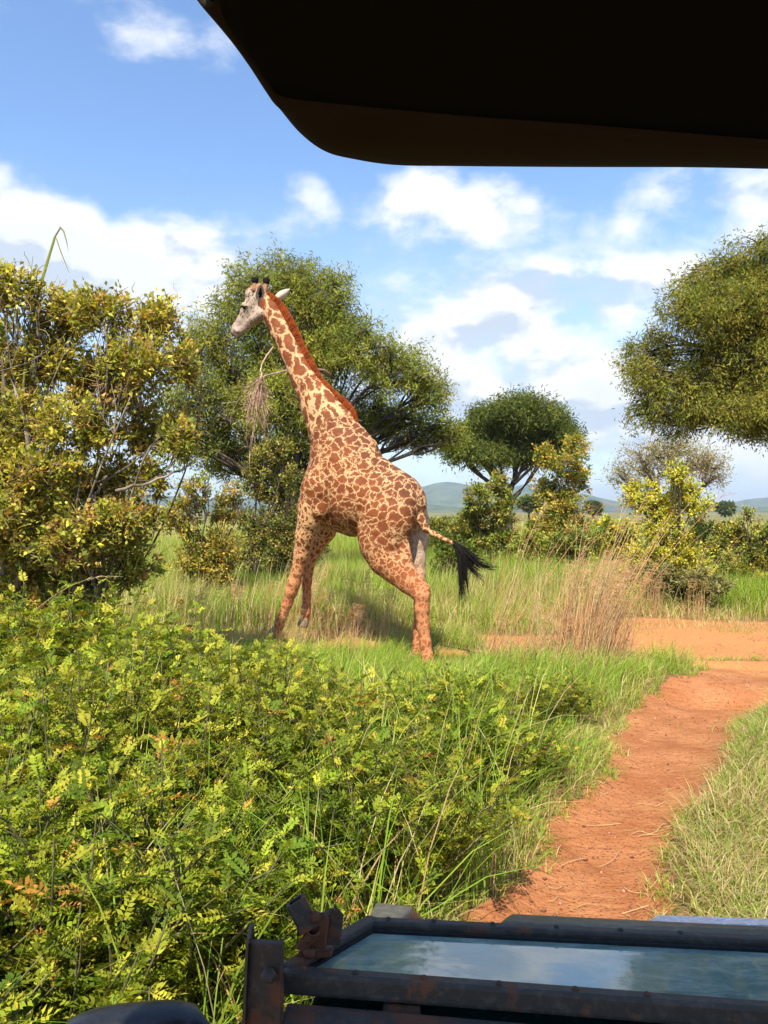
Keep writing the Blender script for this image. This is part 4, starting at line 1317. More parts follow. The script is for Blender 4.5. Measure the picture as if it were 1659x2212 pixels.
# grass between thicket, track and road
def dens_near(x, y):
    s = soil(x, y)
    inth = (x < thicket_right(y) - 0.25) & (y < 6.6)
    return np.where(s < 0.3, 1.0, 0.16 * (s < 0.9) + 0.05 * (s < 0.98) + 0.003) * wedge(x, y) * np.where(inth, 0.10, 1.0) * (0.4 + 0.6 * sstep(0.3, 0.6, vnoise(x, y, 0.25, 51)))


r_ = scatter(190000, -6, 6.5, 2.2, 11.4, dens_near)
x, y = r_[:, 0], r_[:, 1]
xr = np.interp(y, _trk[:, 0], _trk[:, 2])
right = (x > xr - 0.1) & (y < 8.9)
xl = np.interp(y, _trk[:, 0], _trk[:, 1])
fringe = sstep(0.55, 0.02, np.abs(xl - x)) * (y < 9)
hgt = np.where(right, 0.09 + 0.16 * vnoise(x, y, 0.5, 52), 0.17 + 0.33 * vnoise(x, y, 0.7, 53)) * rng.uniform(0.5, 1.4, len(x)) * (1 - 0.5 * fringe)
hgt = hgt * np.where((y > 9.0), 0.75, 1.0) * (1 - 0.6 * sstep(0.2, 0.8, soil(x, y))) * (1 - 0.5 * np.exp(-((x - 0.5) / 0.5) ** 2 - ((y - 8.2) / 0.9) ** 2))
dry = np.where(right, 0.42 + 0.40 * vnoise(x, y, 0.6, 54), 0.10 + 0.2 * fringe + 0.5 * sstep(8.8, 9.8, y) * sstep(0.3, 0.6, vnoise(x, y, 1.0, 55)))
az_ = np.where(right, rng.uniform(0, 6.28, len(x)), rng.normal(-0.3, 1.2, len(x)))
blades(mbn, r_, hgt, np.where(right, rng.uniform(0.4, 1.5, len(x)), rng.uniform(0.2, 1.1, len(x))), az_, rng.uniform(0.003, 0.0075, len(x)),
       gcol(x, y, dry) * np.where(right, 0.85, 1.0)[:, None], 3)
# small tufts creeping over the edges of the bare earth
tx, ty = rng.uniform(-0.2, 6, 60000), rng.uniform(2.6, 9.4, 60000)
ss = soil(tx, ty)
kk = (ss > 0.08) & (ss < 0.92) & (rng.uniform(0, 1, 60000) < 0.30) & (vnoise(tx, ty, 0.25, 63) > 0.38)
tx, ty = np.repeat(tx[kk], 9), np.repeat(ty[kk], 9)
tx = tx + rng.normal(0, 0.02, len(tx))
ty = ty + rng.normal(0, 0.02, len(ty))
blades(mbn, np.stack([tx, ty, gh(tx, ty) - 0.012], 1), rng.uniform(0.03, 0.14, len(tx)), rng.uniform(0.4, 1.6, len(tx)), rng.uniform(0, 6.28, len(tx)), rng.uniform(0.003, 0.006, len(tx)), gcol(tx, ty, 0.35), 2)
# the thick dry sward right of the track
r_ = scatter(60000, 0.9, 4.6, 2.7, 6.6, lambda x, y: (soil(x, y) < 0.25) * (x > np.interp(y, _trk[:, 0], _trk[:, 2]) + 0.05) * wedge(x, y, 0.25))
blades(mbn, r_, rng.uniform(0.05, 0.22, len(r_)), rng.uniform(0.5, 1.7, len(r_)), rng.uniform(0, 6.28, len(r_)), rng.uniform(0.003, 0.006, len(r_)), gcol(r_[:, 0], r_[:, 1], 0.35 + 0.45 * vnoise(r_[:, 0], r_[:, 1], 0.45, 64)) * 0.85, 2)
# long grass standing in the thicket
r_ = scatter(15000, -4.5, 1.3, 2.0, 6.8, lambda x, y: (x < thicket_right(y) + 0.1) * wedge(x, y) * (0.15 + 0.85 * sstep(0.4, 0.75, vnoise(x, y, 0.6, 57))))
blades(mbn, r_, rng.uniform(0.55, 1.15, len(r_)) * np.where(r_[:, 1] > 5, 0.75, 1), rng.uniform(0.15, 0.9, len(r_)), rng.uniform(0, 6.28, len(r_)), rng.uniform(0.004, 0.010, len(r_)), gcol(r_[:, 0], r_[:, 1], 0.3), 4)
tag(mbn.build('verge_grass', M_GRASS), 'green and dry grass along the edges of the red track', 'grass', kind='stuff')

# pebbles and crumbs of earth on the track
mbp = MB()
px_ = rng.uniform(0.3, 6, 9000)
py_ = rng.uniform(2.8, 11, 9000)
kk = (soil(px_, py_) > 0.75) & (rng.uniform(0, 1, 9000) < 0.25 + 0.75 * sstep(0.45, 0.75, vnoise(px_, py_, 0.4, 61)))
px_, py_ = px_[kk], py_[kk]
npb = len(px_)
sz_ = 0.004 + 0.011 * rng.uniform(0, 1, npb) ** 3
octv = np.array([(1, 0, 0), (0, 1, 0), (-1, 0, 0), (0, -1, 0), (0, 0, 0.8), (0, 0, -0.6)], float)
Vp = np.stack([px_, py_, gh(px_, py_) + 0.002], 1)[:, None] + octv[None] * sz_[:, None, None] * rng.uniform(0.6, 1.3, (npb, 6, 3))
tp = np.array([(0, 1, 4), (1, 2, 4), (2, 3, 4), (3, 0, 4), (1, 0, 5), (2, 1, 5), (3, 2, 5), (0, 3, 5)])
mbp.add(Vp.reshape(-1, 3), None, (np.arange(npb)[:, None, None] * 6 + tp[None]).reshape(-1, 3), np.repeat(pick([(0.36, 0.14, 0.065), (0.26, 0.09, 0.045), (0.48, 0.27, 0.16), (0.20, 0.10, 0.06)], npb, 0.2), 6, 0))
tag(mbp.build('pebbles', M_STRAW), 'small reddish pebbles and crumbs of earth on the track', 'pebbles', kind='stuff')

# loose dry stems lying on the track
mbs = MB()
for (px, py, L_, a_, num) in ((1400, 1775, 0.24, 0.1, 9), (1360, 1745, 0.28, -0.5, 2), (1460, 1700, 0.2, 0.9, 4), (1290, 1830, 0.25, -0.1, 2), (1400, 1930, 0.2, 0.1, 6), (1440, 1880, 0.16, 0.3, 8), (1330, 1480, 0.2, 0.2, 6), (1600, 1600, 0.25, 0.6, 6), (1250, 1900, 0.12, 0.4, 5), (1300, 1700, 0.12, 0.4, 5), (1350, 1600, 0.12, 0.4, 6)):
    D_ = F * H / (py - 1106)
    c_ = np.array([(px - 829.5) / F * D_, D_])
    for _ in range(num):
        q = c_ + rng.normal(0, 0.12, 2)
        an = a_ + rng.normal(0, 0.75)
        l_ = L_ * rng.uniform(0.3, 1.0)
        ts_ = np.linspace(-0.5, 0.5, 6)
        xx = q[0] + np.cos(an) * l_ * ts_ - np.sin(an) * 0.06 * ts_ ** 2
        yy_ = q[1] + np.sin(an) * l_ * ts_ + np.cos(an) * rng.normal(0, 0.1) * ts_ ** 2
        tubes(np.stack([xx, yy_, gh(xx, yy_) + 0.012], 1)[None], np.full((1, 6), 0.0015), 4, mbs, np.array([0.62, 0.44, 0.22]) * rng.uniform(0.7, 1.1))
tag(mbs.build('straw_litter', M_STRAW), 'loose dry grass stems lying on the red track', 'straw', kind='stuff')

# ---- tufts of tall dry grass: each a thing of its own
def tuft_proto(h, nst, spread, leanx, tangle):
    root = empty('dry_grass_tuft', (0, 0, 0))
    mb = MB()
    b0 = np.stack([rng.normal(0, spread, nst), rng.normal(0, spread, nst), np.full(nst, -0.03)], 1)
    hh_ = h * rng.uniform(0.45, 1.05, nst)
    tip = b0 + np.stack([hh_ * (leanx + rng.normal(0, 0.16, nst)), rng.normal(0, 0.14, nst) * hh_, hh_], 1)
    st = bez(b0, tip, 0.03, 8, up=0.06)
    cc = pick([(0.58, 0.33, 0.14), (0.62, 0.42, 0.21), (0.54, 0.28, 0.11), (0.64, 0.48, 0.24)], nst, 0.2)
    tubes(st, 0.0036 * np.linspace(1.2, 0.5, 8)[None] * rng.uniform(0.7, 1.3, (nst, 1)), 3, mb, cc)
    # drooping seed plumes on the tallest
    tall = np.argsort(-hh_)[:max(3, nst // 5)]
    for i in tall:
        m_ = 10
        a = st[i, -1] - (st[i, -1] - st[i, -3]) * rng.uniform(0, 1, (m_, 1))
        e = a + np.stack([rng.uniform(0.03, 0.16, m_), rng.normal(0, 0.03, m_), rng.uniform(-0.02, 0.07, m_)], 1)
        tubes(bez(a, e, 0.08, 4, sag=0.25), 0.0022 * np.linspace(1.1, 0.6, 4)[None] * np.ones((m_, 1)), 3, mb, np.repeat(cc[i:i + 1], m_, 0))
    mb.build('stalk', M_STRAW, root)['kind'] = 'stuff'
    mb = MB()
    nb = tangle
    r0 = np.stack([rng.normal(0, spread * 1.5, nb), rng.normal(0, spread * 1.3, nb), np.full(nb, -0.02)], 1)
    blades(mb, r0, h * rng.uniform(0.12, 0.42, nb), rng.uniform(0.2, 1.6, nb), rng.uniform(0, 6.28, nb), rng.uniform(0.004, 0.008, nb),
           pick([(0.60, 0.42, 0.22), (0.52, 0.32, 0.16), (0.64, 0.49, 0.27), (0.46, 0.35, 0.15)], nb, 0.25), 3)
    mb.build('dead_blades', M_STRAW, root)['kind'] = 'stuff'
    return root


t1 = tuft_proto(1.45, 85, 0.15, 0.28, 380)
t2 = tuft_proto(0.95, 55, 0.20, 0.12, 330)
t3 = tuft_proto(2.0, 18, 0.05, 0.42, 60)
TG = 'dry grass tufts beside the red road'
tl = 'tuft of tall tawny dry grass leaning with the wind beside the red road'
sl_ = 'low tuft of tangled pale dry grass near the red road'
pl_ = 'thin stand of very tall tawny grass stalks with drooping plumes'
fl = [False, False, False]
for k, px, D_, s_ in ((0, 1250, 9.0, 1.0), (0, 1205, 9.2, 0.9), (0, 1275, 8.6, 0.8), (1, 1150, 8.9, 0.8), (1, 1090, 9.1, 0.7), (1, 1300, 9.0, 0.8),
                      (2, 1060, 9.3, 1.0), (2, 1215, 9.4, 1.0), (2, 1130, 8.7, 0.75), (2, 1250, 8.9, 1.05), (1, 745, 9.6, 0.7), (1, 690, 10.6, 0.8), (1, 820, 10.8, 0.75), (1, 760, 11.0, 1.0),
                      (1, 560, 10.5, 0.9), (1, 480, 10.0, 0.9), (1, 880, 9.9, 0.6), (0, 640, 11.6, 0.75), (1, 400, 9.5, 0.9), (1, 620, 9.8, 0.6),
                      (0, 1285, 9.0, 0.9), (1, 1240, 8.8, 0.7), (2, 1330, 12.4, 0.9), (2, 1480, 13, 0.7), (1, 1400, 12.9, 0.8), (1, 1500, 12.7, 0.7)):
    pr = (t1, t2, t3)[k]
    x_ = (px - 829.5) / F * D_
    loc = (x_, D_, float(gh(x_, D_)))
    if not fl[k]:
        o = pr
        o.location = loc
        o.scale = (s_,) * 3
        fl[k] = True
    else:
        o = copy_tree(pr, loc, rng.uniform(-0.5, 0.5), s_)
    tag(o, (tl, sl_, pl_)[k], 'grass', TG + (', tall', ', low', ', plumed')[k])

# ---- single long stalks arching over the thicket
STK = [[(5, 1420), (60, 1330), (130, 1275), (200, 1245), (265, 1245)], [(210, 1250), (260, 1310), (310, 1400), (350, 1470), (363, 1525)],
       [(60, 1660), (110, 1590), (170, 1520), (240, 1490), (290, 1480)], [(0, 1510), (60, 1500), (130, 1490), (200, 1500), (240, 1505)],
       [(250, 1810), (330, 1730), (400, 1660), (450, 1625)], [(560, 1600), (585, 1560), (625, 1520), (645, 1480)],
       [(520, 1640), (545, 1570), (560, 1540), (580, 1520)], [(700, 1740), (735, 1680), (760, 1640), (775, 1600)],
       [(530, 1990), (560, 1930), (600, 1880), (620, 1850)], [(80, 1735), (95, 1770), (112, 1810), (120, 1830)],
       [(300, 1560), (360, 1520), (450, 1440), (520, 1380)], [(160, 1900), (215, 1845), (290, 1790), (330, 1730)]]
for i, sk_ in enumerate(STK):
    D_ = 3.0 + (2212 - sk_[0][1]) / 300.0
    q = np.array([P(a_, b_, D_ + 0.1 * j) for j, (a_, b_) in enumerate(sk_)])
    foot = q[0].copy() + np.array([rng.normal(0, 0.05), 0.05, 0])
    foot[2] = float(gh(foot[0], foot[1])) - 0.02
    q = np.concatenate([foot[None], q])
    ts_ = np.linspace(0, len(q) - 1.0001, 18)
    ii = ts_.astype(int)
    fr = (ts_ - ii)[:, None]
    path = q[ii] * (1 - fr) + q[ii + 1] * fr
    for _ in range(2):
        path[1:-1] = (path[:-2] + path[1:-1] * 2 + path[2:]) / 4
    mb = MB()
    cc = np.array([(0.52, 0.42, 0.20), (0.44, 0.30, 0.13), (0.38, 0.38, 0.12)][i % 3])
    tubes(path[None], np.linspace(0.0028, 0.0012, 18)[None], 5, mb, cc)
    m_ = 16
    k_ = rng.integers(13, 18, m_)
    tubes(bez(path[k_], path[k_] + nrm(path[-1] - path[-4]) * rng.uniform(0.02, 0.07, (m_, 1)) + rng.normal(0, 0.012, (m_, 3)), 0.05, 4), np.tile(np.array([[.0016, .002, .0016, .0006]]), (m_, 1)), 4, mb, cc)
    tag(mb.build('grass_stalk', M_STRAW), 'single long dry grass stalk rising out of the roadside thicket', 'grass stalk', 'long stalks in the thicket')

# tall folded reed blade rising out of the tangled shrub
mb = MB()
path = np.array([P(a_, b_, 7.5) for a_, b_ in ((60, 720), (80, 640), (100, 570), (118, 510), (130, 491))])
sd = np.array([1.0, 0, 0.25])
wd = np.array([.012, .017, .018, .014, .008])
Vv = np.concatenate([path - sd * wd[:, None] + [0, .012, 0], path, path + sd * wd[:, None] + [0, .012, 0]])
idx = np.arange(15).reshape(3, 5)
Qv = np.concatenate([np.stack([idx[a_, :-1], idx[a_ + 1, :-1], idx[a_ + 1, 1:], idx[a_, 1:]], -1) for a_ in (0, 1)])
mb.add(Vv, Qv, C=np.array([0.24, 0.27, 0.05]))
path = np.array([P(a_, b_, 7.5) for a_, b_ in ((130, 491), (138, 500), (145, 525), (148, 545))])
tubes(path[None], np.array([[.01, .008, .005, .001]]), 5, mb, np.array([0.34, 0.32, 0.10]))
path = np.array([P(a_, b_, 7.5) for a_, b_ in ((122, 515), (132, 545), (142, 570), (150, 590))])
tubes(path[None], np.array([[.005, .006, .004, .001]]), 5, mb, np.array([0.34, 0.32, 0.10]))
path = np.array([P(a_, b_, 7.5) for a_, b_ in ((60, 720), (50, 850), (45, 1000), (48, 1270))])
tubes(path[None], np.array([[.016, .012, .012, .012]]), 6, mb, np.array([0.24, 0.24, 0.07]))
tag(mb.build('reed_blade', M_GRASS), 'tall folded green reed blade sticking up above the tangled shrub', 'reed')

# ================================================================ the safari vehicle we sit in
VB = np.array([0.55, -0.4, 0.0])
veh = empty('safari_vehicle', VB, 'open safari vehicle with folded windscreen frame and dark canvas roof', 'vehicle')


def metal(name, paint, rust, amount, rough=0.4):
    m, n = material(name)
    g = n.n('ShaderNodeTexCoord').outputs['Object']
    f = n.noise(g, 9.0, 6, 0.62, 0.4)
    f2 = n.noise(g, 55.0, 5, 0.65)
    mk_ = n.ramp(n.math('ADD', f, n.math('MULTIPLY', n.math('SUBTRACT', f2, 0.5), 0.35)), amount, amount + 0.12)
    rc = n.mix(f2, rust, tuple(q * 0.45 for q in rust))
    c = n.mix(mk_, n.mix(n.ramp(f2, 0.45, 0.7, 0, 0.5), paint, tuple(q * 2.2 + 0.01 for q in paint)), rc)
    rg = n.ramp(mk_, 0, 1, rough, 0.85)
    b = n.n('ShaderNodeBump', {'Strength': 0.25, 'Distance': 0.004, 'Height': n.math('ADD', f2, n.math('MULTIPLY', mk_, 0.6))}).outputs[0]
    p = n.n('ShaderNodeBsdfPrincipled', {'Base Color': c, 'Roughness': rg, 'Specular IOR Level': 0.2, 'Normal': b})
    finish(n, p.outputs[0])
    return m


M_FRAME = metal('worn_black_paint', (0.045, 0.038, 0.031), (0.22, 0.09, 0.042), 0.55, 0.5)
M_RUST = metal('rusty_steel', (0.045, 0.034, 0.027), (0.17, 0.07, 0.037), 0.47, 0.5)
M_OLIVE = metal('olive_paint', (0.075, 0.070, 0.052), (0.13, 0.10, 0.07), 0.66, 0.32)
M_TEAL = metal('dark_teal_paint', (0.012, 0.045, 0.042), (0.10, 0.05, 0.03), 0.72, 0.25)
M_WHITE = metal('white_paint', (0.62, 0.64, 0.68), (0.40, 0.36, 0.32), 0.78, 0.2)
M_BLACKP = plain('black_plastic', (0.016, 0.016, 0.018), 0.35, 0.5, 0.05, 120)
M_RUBBER = plain('tyre_rubber', (0.02, 0.02, 0.02), 0.85, 0.2, 0.3, 60)

m, n = material('tinted_glass')
g = n.n('ShaderNodeTexCoord').outputs['Object']
b = n.n('ShaderNodeBump', {'Strength': 0.10, 'Distance': 0.01, 'Height': n.noise(g, 7.0, 3, 0.5)}).outputs[0]
smear = n.noise(n.vec('MULTIPLY', g, (1, 5, 1)), 14, 5, 0.6)
dust_ = n.ramp(n.math('ADD', n.noise(n.vec('MULTIPLY', g, (2, 7, 1)), 6, 6, 0.7, 0.5), n.math('MULTIPLY', n.noise(g, 90, 3, 0.6), 0.25)), 0.45, 0.9, 0.10, 0.50)
p = n.n('ShaderNodeBsdfPrincipled', {'Base Color': n.mix(smear, (0.05, 0.15, 0.13), (0.10, 0.20, 0.17)), 'Roughness': 0.035, 'IOR': 2.6, 'Specular IOR Level': 0.6, 'Normal': b})
df = n.n('ShaderNodeBsdfDiffuse', {'Color': (0.50, 0.52, 0.44, 1)})
finish(n, n.n('ShaderNodeMixShader', {0: dust_, 1: p.outputs[0], 2: df.outputs[0]}).outputs[0])
M_GLASS = m


def prism(name, ring_a, ring_b, mat, parent=veh, bev=0.006, base=VB):
    """solid between two matching outlines, with softened edges"""
    A, B = np.asarray(ring_a, float), np.asarray(ring_b, float)
    k = len(A)
    V_ = np.concatenate([A, B])
    me = bpy.data.meshes.new(name)
    faces = [list(range(k))[::-1], [k + i for i in range(k)]] + [[i, (i + 1) % k, k + (i + 1) % k, k + i] for i in range(k)]
    me.from_pydata([tuple(v - base) for v in V_], [], faces)
    me.update()
    import bmesh
    bm = bmesh.new()
    bm.from_mesh(me)
    bmesh.ops.recalc_face_normals(bm, faces=bm.faces)
    if bev:
        bmesh.ops.bevel(bm, geom=list(bm.edges), offset=bev, segments=2, affect='EDGES', profile=0.6)
    bm.to_mesh(me)
    bm.free()
    me.materials.append(mat)
    o = bpy.data.objects.new(name, me)
    o.parent = parent
    col.objects.link(o)
    return o


def beam(name, a, b, wid, hei, mat, parent=veh, up=(0, 0, 1), bev=0.006):
    """rectangular bar from a to b; a and b lie on the middle of its top face"""
    a, b = np.asarray(a, float), np.asarray(b, float)
    t = nrm(b - a)
    s = nrm(np.cross(t, np.asarray(up, float)))
    u = np.cross(s, t)
    off = [s * -wid / 2, s * wid / 2, s * wid / 2 - u * hei, s * -wid / 2 - u * hei]
    return prism(name, [a + q for q in off], [b + q for q in off], mat, parent, bev)


def drum(name, a, b, radii, mat, parent=veh, sides=20):
    return lathe(name, a, b, radii, mat, parent, sides, base=VB)


# corners of the folded windscreen (outer edges read off the picture at arm's length)
NL, NR = P(612, 2090, 1.20), P(1790, 2178, 1.13)
FL, FR = P(800, 1984, 1.41), P(1790, 2030, 1.34)
nv = nrm(np.cross(NR - NL, FL - NL))
rr_ = P(1790, 2030, 1.0) - np.array([0, 0, H])
FR = np.array([0, 0, H]) + rr_ * (np.dot(NL - np.array([0, 0, H]), nv) / np.dot(rr_, nv))
wf = beam('windscreen_frame', NL + (NR - NL) * 0.0, NR, 0.030, 0.034, M_FRAME, veh, nv)
wf['label'] = 'worn black folded windscreen frame with rust'
beam('frame_bar', FL - (FR - FL) * 0.01, FR, 0.028, 0.028, M_FRAME, wf, nv)
beam('frame_bar', NL + (FL - NL) * 0.02 + nv * .002, FL + (FL - NL) * 0.05 + nv * .002, 0.028, 0.030, M_FRAME, wf, nv)
beam('frame_bar', NR, FR, 0.028, 0.030, M_FRAME, wf, nv)
dn_ = nv * -0.016
gl = prism('glass_pane', [NL + dn_, NR + dn_, FR + dn_, FL + dn_], [NL + dn_ - nv * .006, NR + dn_ - nv * .006, FR + dn_ - nv * .006, FL + dn_ - nv * .006], M_GLASS, wf, 0)
gl['label'] = 'tinted reflective windscreen glass'
# rubber seal round the pane and the screws of the frame
sl4 = [NL + (FL - NL) * 0.10 + (NR - NL) * 0.02, NR + (FR - NR) * 0.10, FR - (FR - NR) * 0.10, FL - (FL - NL) * 0.10 + (FR - FL) * 0.02]
for i in range(4):
    beam('rubber_seal', sl4[i] - nv * 0.010, sl4[(i + 1) % 4] - nv * 0.010, 0.009, 0.008, M_RUBBER, wf, nv, 0.002)
for f_ in (0.04, 0.14, 0.27, 0.41, 0.55, 0.68):
    q_ = NL + (NR - NL) * f_ + nv * 0.001
    drum('screw', q_ - nv * 0.004, q_ + nv * 0.003, [(0, .0055), (0.6, .0055), (1, .0035)], M_RUST, wf, 10)
    q_ = FL + (FR - FL) * f_ + nv * 0.001
    drum('screw', q_ - nv * 0.004, q_ + nv * 0.003, [(0, .0055), (0.6, .0055), (1, .0035)], M_RUST, wf, 10)
# scuttle under the frame, its hinge knuckles and the dash top
SL, SR = P(612, 2186, 1.13), P(1790, 2290, 1.06)
beam('scuttle_rail', SL, SR, 0.05, 0.05, M_RUST)
for px in (882, 1500):
    t = (px - 612) / 1178
    c0 = NL + (NR - NL) * t - nv * 0.052 + np.array([0, -0.012, 0])
    ax = nrm(NR - NL)
    drum('hinge', c0 - ax * 0.030, c0 + ax * 0.030, [(0, .014), (0.03, .018), (0.47, .018), (0.5, .0165), (0.53, .018), (0.97, .018), (1, .014)], M_RUST)
    beam('hinge_leaf', c0 + np.array([0, .02, -.01]) - ax * .024, c0 + np.array([0, .02, -.01]) + ax * .024, 0.03, 0.03, M_RUST, bev=0.003)
prism('dash_panel', [SL + [0.02, -0.03, -0.05], SR + [0, -0.03, -0.05], SR + [0, 0.16, -0.02], SL + [0.05, 0.16, -0.02]],
      [SL + [0.02, -0.03, -0.09], SR + [0, -0.03, -0.09], SR + [0, 0.16, -0.06], SL + [0.05, 0.16, -0.06]], M_TEAL)
# upright bracket plate and its spike, left of the frame
BL = P(526, 2090, 1.12)
br = prism('upright_bracket', [P(534, 2036, 1.13), P(606, 2040, 1.10), P(606, 2260, 1.10), P(524, 2260, 1.13)],
           [P(534, 2036, 1.13) + [.004, .012, 0], P(606, 2040, 1.10) + [.004, .012, 0], P(606, 2260, 1.10) + [.004, .012, 0], P(524, 2260, 1.13) + [.004, .012, 0]], M_RUST, bev=0.002)
prism('bracket_flange', [P(531, 2034, 1.135), P(537, 2034, 1.12), P(527, 2260, 1.12), P(520, 2260, 1.135)],
      [P(531, 2034, 1.135) + [-.004, .055, 0], P(537, 2034, 1.12) + [.0, .055, 0], P(527, 2260, 1.12) + [.0, .055, 0], P(520, 2260, 1.135) + [-.004, .055, 0]], M_RUST, bev=0.002)
prism('bracket_spike', [P(536, 2040, 1.16), P(552, 2040, 1.16), P(549, 1995, 1.16), P(542, 1988, 1.16)],
      [P(536, 2040, 1.17), P(552, 2040, 1.17), P(549, 1995, 1.17), P(542, 1988, 1.17)], M_OLIVE, bev=0.001)
drum('bracket_bolt', P(580, 2108, 1.10), P(580, 2108, 1.075), [(0, .010), (0.2, .012), (0.8, .012), (1, .008)], M_RUST, sides=6)
drum('bracket_post', P(566, 2150, 1.12) + [0, .03, 0], P(566, 2330, 1.12) + [0, .03, 0], [(0, .018), (0.05, .02), (1, .02)], M_RUST)
# over-centre latch on the corner of the frame
LB = P(690, 2066, 1.24)
lt = prism('latch_plate', [P(640, 2076, 1.235), P(716, 2068, 1.25), P(722, 2048, 1.29), P(655, 2052, 1.275)],
           [P(640, 2076, 1.235) + [0, 0, .010], P(716, 2068, 1.25) + [0, 0, .010], P(722, 2048, 1.29) + [0, 0, .010], P(655, 2052, 1.275) + [0, 0, .010]], M_RUST, bev=0.002)
lt['label'] = 'rusty latch on the corner of the windscreen frame'
# hollow square lever: four thin walls
a_, b_ = P(638, 1944, 1.27), P(668, 2004, 1.265)
t = nrm(b_ - a_)
s_ = nrm(np.cross(t, [0, -0.9, 0.45]))
u_ = np.cross(s_, t)
hw, hh2, th_ = 0.014, 0.012, 0.003
for du, dv, ww, wh in ((0, hh2, hw, th_), (0, -hh2, hw, th_), (hw, 0, th_, hh2), (-hw, 0, th_, hh2)):
    c0 = s_ * du + u_ * dv
    ring = [s_ * -ww + u_ * -wh, s_ * ww + u_ * -wh, s_ * ww + u_ * wh, s_ * -ww + u_ * wh]
    prism('latch_lever', [a_ + c0 + q for q in ring], [b_ + c0 + q for q in ring], M_FRAME, lt, 0.001)
for sx in (0, 1):
    o_ = np.array([0.024 * sx, 0.012 * sx, 0])
    prism('latch_cheek', [P(668, 2050, 1.255) + o_, P(700, 2052, 1.255) + o_, P(708, 1985, 1.26) + o_, P(694, 1970, 1.26) + o_, P(676, 1990, 1.26) + o_],
          [P(668, 2050, 1.255) + o_ + [.003, .003, 0], P(700, 2052, 1.255) + o_ + [.003, .003, 0], P(708, 1985, 1.26) + o_ + [.003, .003, 0], P(694, 1970, 1.26) + o_ + [.003, .003, 0],
           P(676, 1990, 1.26) + o_ + [.003, .003, 0]], M_RUST, lt, 0.001)
drum('latch_pin', P(676, 1982, 1.25), P(722, 1974, 1.29), [(0, .007), (0.05, .010), (0.15, .010), (0.18, .006), (0.8, .006), (0.83, .010), (0.97, .010), (1, .007)], M_RUST, lt, 12)
sp = []
for i in range(60):
    f_ = i / 59
    c0 = P(654, 2046, 1.25) * (1 - f_) + P(680, 2008, 1.252) * f_
    sp.append(c0 + np.array([math.cos(i * 0.9) * .010, math.sin(i * 0.9) * .010, 0.003 * math.sin(i * .9)]))
V_, Q_ = tubes(np.array([sp]), np.full((1, 60), .0022), 5)
mk('latch_spring', V_, Q_, None, M_RUST, lt, smooth=True, base=VB)
drum('latch_bolt', P(668, 2064, 1.24), P(668, 2050, 1.24), [(0, .011), (0.8, .011), (1, .008)], M_RUST, lt, 6)

# bonnet: white skin with a raised olive hump, wings and the wheels below it
fwd = nrm(np.array([0.20, 1.0, 0]))
rgt = np.array([fwd[1], -fwd[0], 0])
BO = np.array([0.64, 1.15, 0])      # middle of the scuttle on plan


def bq(r_, f_, z):
    return BO + rgt * r_ + fwd * f_ + np.array([0, 0, z])


def sheet(name, rows, mat, parent=veh, th=0.01, smooth=True):
    R_ = np.array(rows, float)
    a_, b_, _ = R_.shape
    Vs = np.concatenate([R_.reshape(-1, 3), R_.reshape(-1, 3) - [0, 0, th]])
    i = np.arange(a_ * b_).reshape(a_, b_)
    q = np.stack([i[:-1, :-1], i[:-1, 1:], i[1:, 1:], i[1:, :-1]], -1).reshape(-1, 4)
    nq = a_ * b_
    qs = [q, q[:, ::-1] + nq]
    for e in (i[0], i[-1][::-1], i[:, -1], i[:, 0][::-1]):
        qs.append(np.stack([e[1:], e[:-1], e[:-1] + nq, e[1:] + nq], -1))
    return mk(name, Vs, np.concatenate(qs), None, mat, parent, smooth=smooth, base=VB)


bon = sheet('bonnet', [[bq(r_, f_, 0.90 - 0.30 * max(0, f_) - 0.33 * max(0, f_ - 0.62) ** 1.6 - 0.10 * (abs(r_) / 0.72) ** 6) for r_ in np.linspace(-0.72, 0.72, 25)] for f_ in np.linspace(0.05, 0.88, 16)], M_WHITE)
bon['label'] = 'pale glossy bonnet'
A1, A2 = P(1108, 1972, 1.72), P(1800, 2018, 1.60)
prism('bonnet_hump', [P(1075, 1992, 1.60), P(1105, 1973, 1.66), P(1105, 1980, 1.74), P(1085, 2010, 1.76), P(1070, 2040, 1.62)],
      [P(1820, 2040, 1.48), P(1820, 2008, 1.54), P(1820, 2014, 1.62), P(1820, 2060, 1.64), P(1820, 2080, 1.50)], M_OLIVE, bev=0.012)
prism('wing_top', [P(1385, 1992, 1.80), P(1420, 1976, 1.86), P(1440, 1978, 1.94), P(1400, 2040, 1.9)],
      [P(1860, 2002, 1.70), P(1860, 1990, 1.78), P(1860, 1996, 1.86), P(1860, 2060, 1.8)], M_WHITE, bev=0.012)
for sgn in (-1, 1):
    ring = [(-0.10, 0.40), (0.05, 0.90), (0.62, 0.84), (0.88, 0.66), (0.88, 0.45), (0.78, 0.42), (0.70, 0.62), (0.40, 0.66), (0.22, 0.42)]
    prism('wing_panel', [bq(sgn * 0.70, f_, z) for f_, z in ring], [bq(sgn * 0.80, f_, z) for f_, z in ring], M_OLIVE, bev=0.01)
    wc = bq(sgn * 0.66, 0.46, 0.36)
    wh = drum('wheel', wc - rgt * 0.11, wc + rgt * 0.11, [(0, .30), (0.08, .345), (0.2, .365), (0.8, .365), (0.92, .345), (1, .30)], M_RUBBER, sides=32)
    drum('rim', wc - rgt * 0.112 * sgn * -1, wc + rgt * 0.125 * sgn, [(0, .20), (0.6, .20), (1, .17)], M_WHITE, wh, 24)
    beam('side_sill', bq(sgn * 0.76, -0.05, 0.62), bq(sgn * 0.76, -2.6, 0.62), 0.06, 0.22, M_OLIVE)
